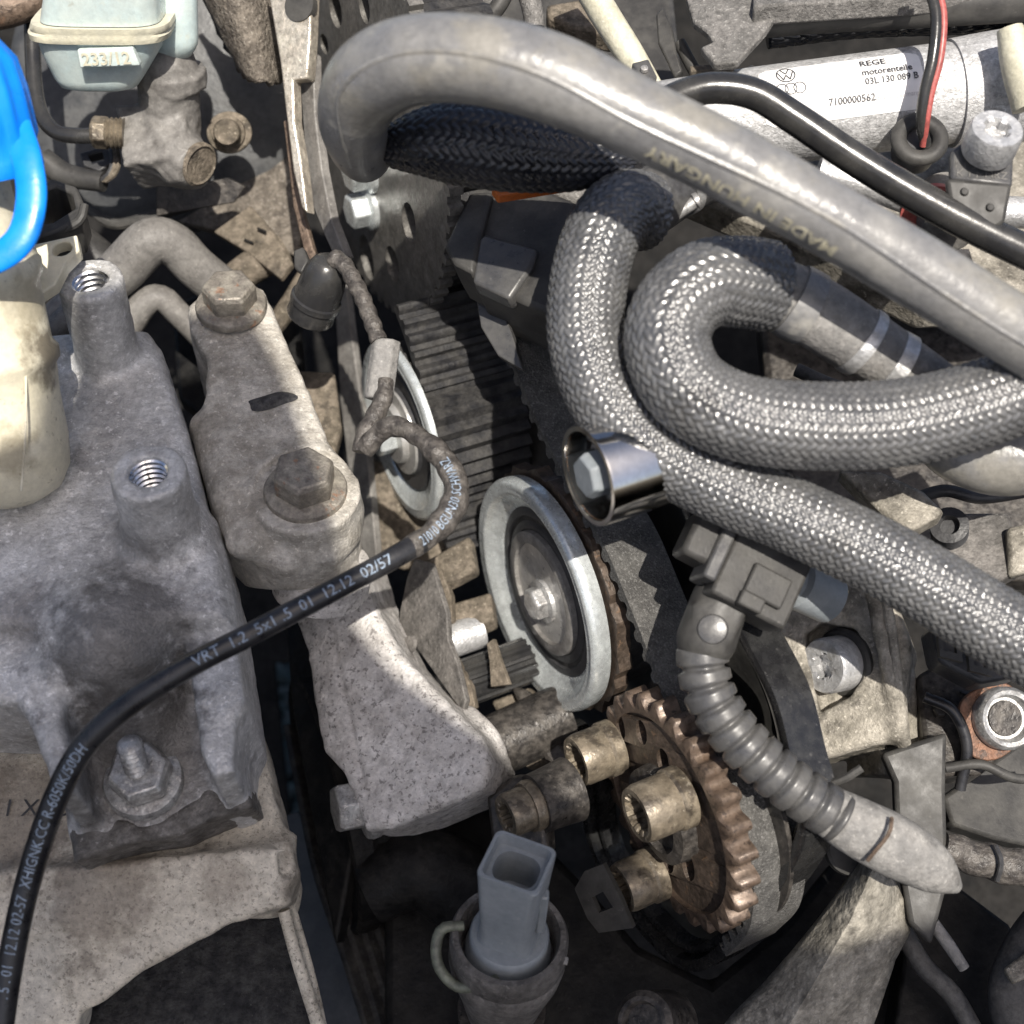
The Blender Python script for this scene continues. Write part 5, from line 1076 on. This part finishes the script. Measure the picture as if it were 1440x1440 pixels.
o = mk('grey_rod', tube([(1312, 1298, 30, 9), (1335, 1330, 35, 9), (1356, 1362, 40, 8)], n=12), M('grey_tape')); tag(o, 'short grey rod end in the dark lower right corner', 'rod')
o = mk('corner_hose', tube([(1500, 1270, 0, 34), (1450, 1330, 10, 34), (1420, 1400, 20, 30), (1440, 1480, 20, 30)], n=24), M('dark_rubber')); tag(o, 'dark hose curve in the bottom right corner', 'hose')
o = mk('corner_flange', plate([(1412, 1362), (1480, 1310), (1480, 1360), (1424, 1384)], S(1440, 1350, 60), nz((-.2, .4, .9)), 20), M('housing_aluminium'), bevel=4); tag(o, 'pale flange corner at the bottom right edge', 'flange')
# leaf shaped heat shield
rows = []
lf = [(1225, 1196, 1230, 1196, 1236, 1200), (1196, 1232, 1226, 1220, 1252, 1232), (1176, 1262, 1214, 1250, 1270, 1268), (1146, 1302, 1196, 1296, 1276, 1306), (1116, 1340, 1170, 1340, 1258, 1350), (1076, 1386, 1140, 1390, 1240, 1400), (1030, 1430, 1110, 1440, 1220, 1450), (990, 1480, 1090, 1500, 1200, 1520)]
for i, (x0, y0, x1, y1, x2, y2) in enumerate(lf):
    A_, B_, C_ = S(x0, y0, 70 - 8 * i), S(x1, y1, 138 - 8 * i), S(x2, y2, 60 - 8 * i)
    rows.append([A_ + (B_ - A_) * t + np.array((0, 0, 1.)) * 3 * math.sin(7 * t + i) for t in np.linspace(0, 1, 6)] + [B_ + (C_ - B_) * t + np.array((0, 0, 1.)) * 7 * math.sin(9 * t + 2 * i) for t in np.linspace(0, 1, 8)[1:]])
R_ = np.array(rows); rr = [np.array([np.interp(t, np.arange(8), R_[:, j, c]) for j in range(R_.shape[1]) for c in range(3)]).reshape(-1, 3) for t in np.linspace(0, 7, 29)]
o = mk('heat_shield', loft(rr), M('leaf_shield'), thick=4, fix=False, ang=50); tag(o, 'creased leaf shaped metal heat shield at the bottom right', 'heat shield')
o = mk('round_pad', lathe(S(1195, 1195, 60), nz((.1, .3, .95)), [(34, -8), (34, 4), (30, 7), (.1, 8)], 36), M('dusty_plastic')); tag(o, 'dark round pad under the taped conduit end', 'pad')

# small fittings that crowd the right side
T = thing('cable_clips', 'pair of black clip frames hanging under the lower braided sleeve', 'clip', S(1380, 950, 80))
for x, y in ((1336, 905), (1378, 925)):
    mk('frame', plate([(x - 18, y - 24), (x + 14, y - 14), (x + 18, y + 26), (x - 14, y + 18)], S(x, y, 110), nz((-.1, .2, .97)), 16, holes=[[(x - 10, y - 12), (x + 8, y - 6), (x + 10, y + 14), (x - 8, y + 10)]]), M('dusty_plastic'), T)
o = mk('knock_rib', tube([(1236, 800, 26, 7), (1252, 880, 22, 8), (1262, 960, 16, 8), (1270, 1040, 8, 7)], n=10), M('housing_aluminium')); tag(o, 'narrow raised casting rib along the right side of the tan housing', 'rib')
for i, (pts, r, mt, lab) in enumerate((
    ([(1290, 700, 20), (1330, 690, 30), (1380, 700, 30), (1450, 690, 20)], 9, 'black_plastic', 'thin black lead behind the ribbed socket'),
    ([(1300, 980, 0), (1340, 1000, 10), (1360, 1050, 10), (1350, 1110, 0)], 8, 'cable_rubber', 'thin black wire left of the copper washer'),
    ([(1330, 1080, 10), (1380, 1075, 20), (1430, 1095, 20), (1490, 1090, 10)], 7, 'dusty_plastic', 'thin dark wire below the silver plug'),
    ([(1270, 1310, -20), (1300, 1360, 0), (1340, 1400, 10), (1380, 1470, 10)], 14, 'dark_rubber', 'dark hose bent through the bottom right shadow'),
    ([(1120, 520, 60), (1180, 545, 80), (1260, 560, 80), (1330, 555, 60)], 10, 'dark_rubber', 'dark tube below the ridged rubber pipe'),
    ([(955, 60, -20), (985, 110, -10), (1020, 118, 0), (1060, 100, -10)], 9, 'dusty_plastic', 'dark wire under the notched shroud'),
    ([(670, 40, -60), (700, 10, -50), (720, -30, -50)], 12, 'dusty_plastic', 'dark hose at the top edge behind the thick hose'))):
    o = mk('thin_lead', tube([p + (r,) for p in pts], n=12), M(mt)); tag(o, lab, 'lead', 'thin leads')
T = thing('flange_row', 'dark cast flange with two small studs behind the copper washer', 'flange', S(1340, 1000, -70))
mk('flange_plate', plate([(1296, 1000), (1330, 960), (1372, 975), (1384, 1040), (1350, 1075), (1310, 1060)], S(1340, 1010, -40), nz((-.2, .3, .93)), 30), M('greasy_metal'), T, bevel=6)
for x, y in ((1322, 1000), (1352, 1050)): mk('stud', lathe(S(x, y, -40), nz((-.2, .3, .93)), [(12, 0), (12, 14), (9, 18)], 6), M('greasy_metal'), T, bevel=1)
T = thing('hose_band', 'thin steel band clamp around the dark rubber elbow', 'hose clamp', S(950, 262, 140))
mk('band', Tube([(962, 254, 140, 48), (950, 260, 145, 48)], 3).mesh(40), M('steel_bolt'), T)
mk('band_screw', lathe(S(965, 292, 178), nz((.8, .5, .2)), [(8, -16), (8, 12), (11, 14), (10, 20)], 16), M('steel_bolt'), T)
# studs and ribs on the covers at the top
T = thing('cover_bolt', 'small flanged bolt on the dusty cover beside the cream pipe', 'bolt', S(960, 20, -120))
mk('bolt_flange', lathe(S(880, 120, -150), nz((0, .4, .92)), [(22, 0), (22, 6), (16, 8)], 30), M('old_bolt'), T)
mk('hex_head', lathe(S(880, 120, -146), nz((0, .4, .92)), [(15, 4), (15, 20), (13, 23)], 6), M('old_bolt'), T, bevel=1)
for o in bpy.data.objects:
    if '_o' in o.keys(): del o['_o']
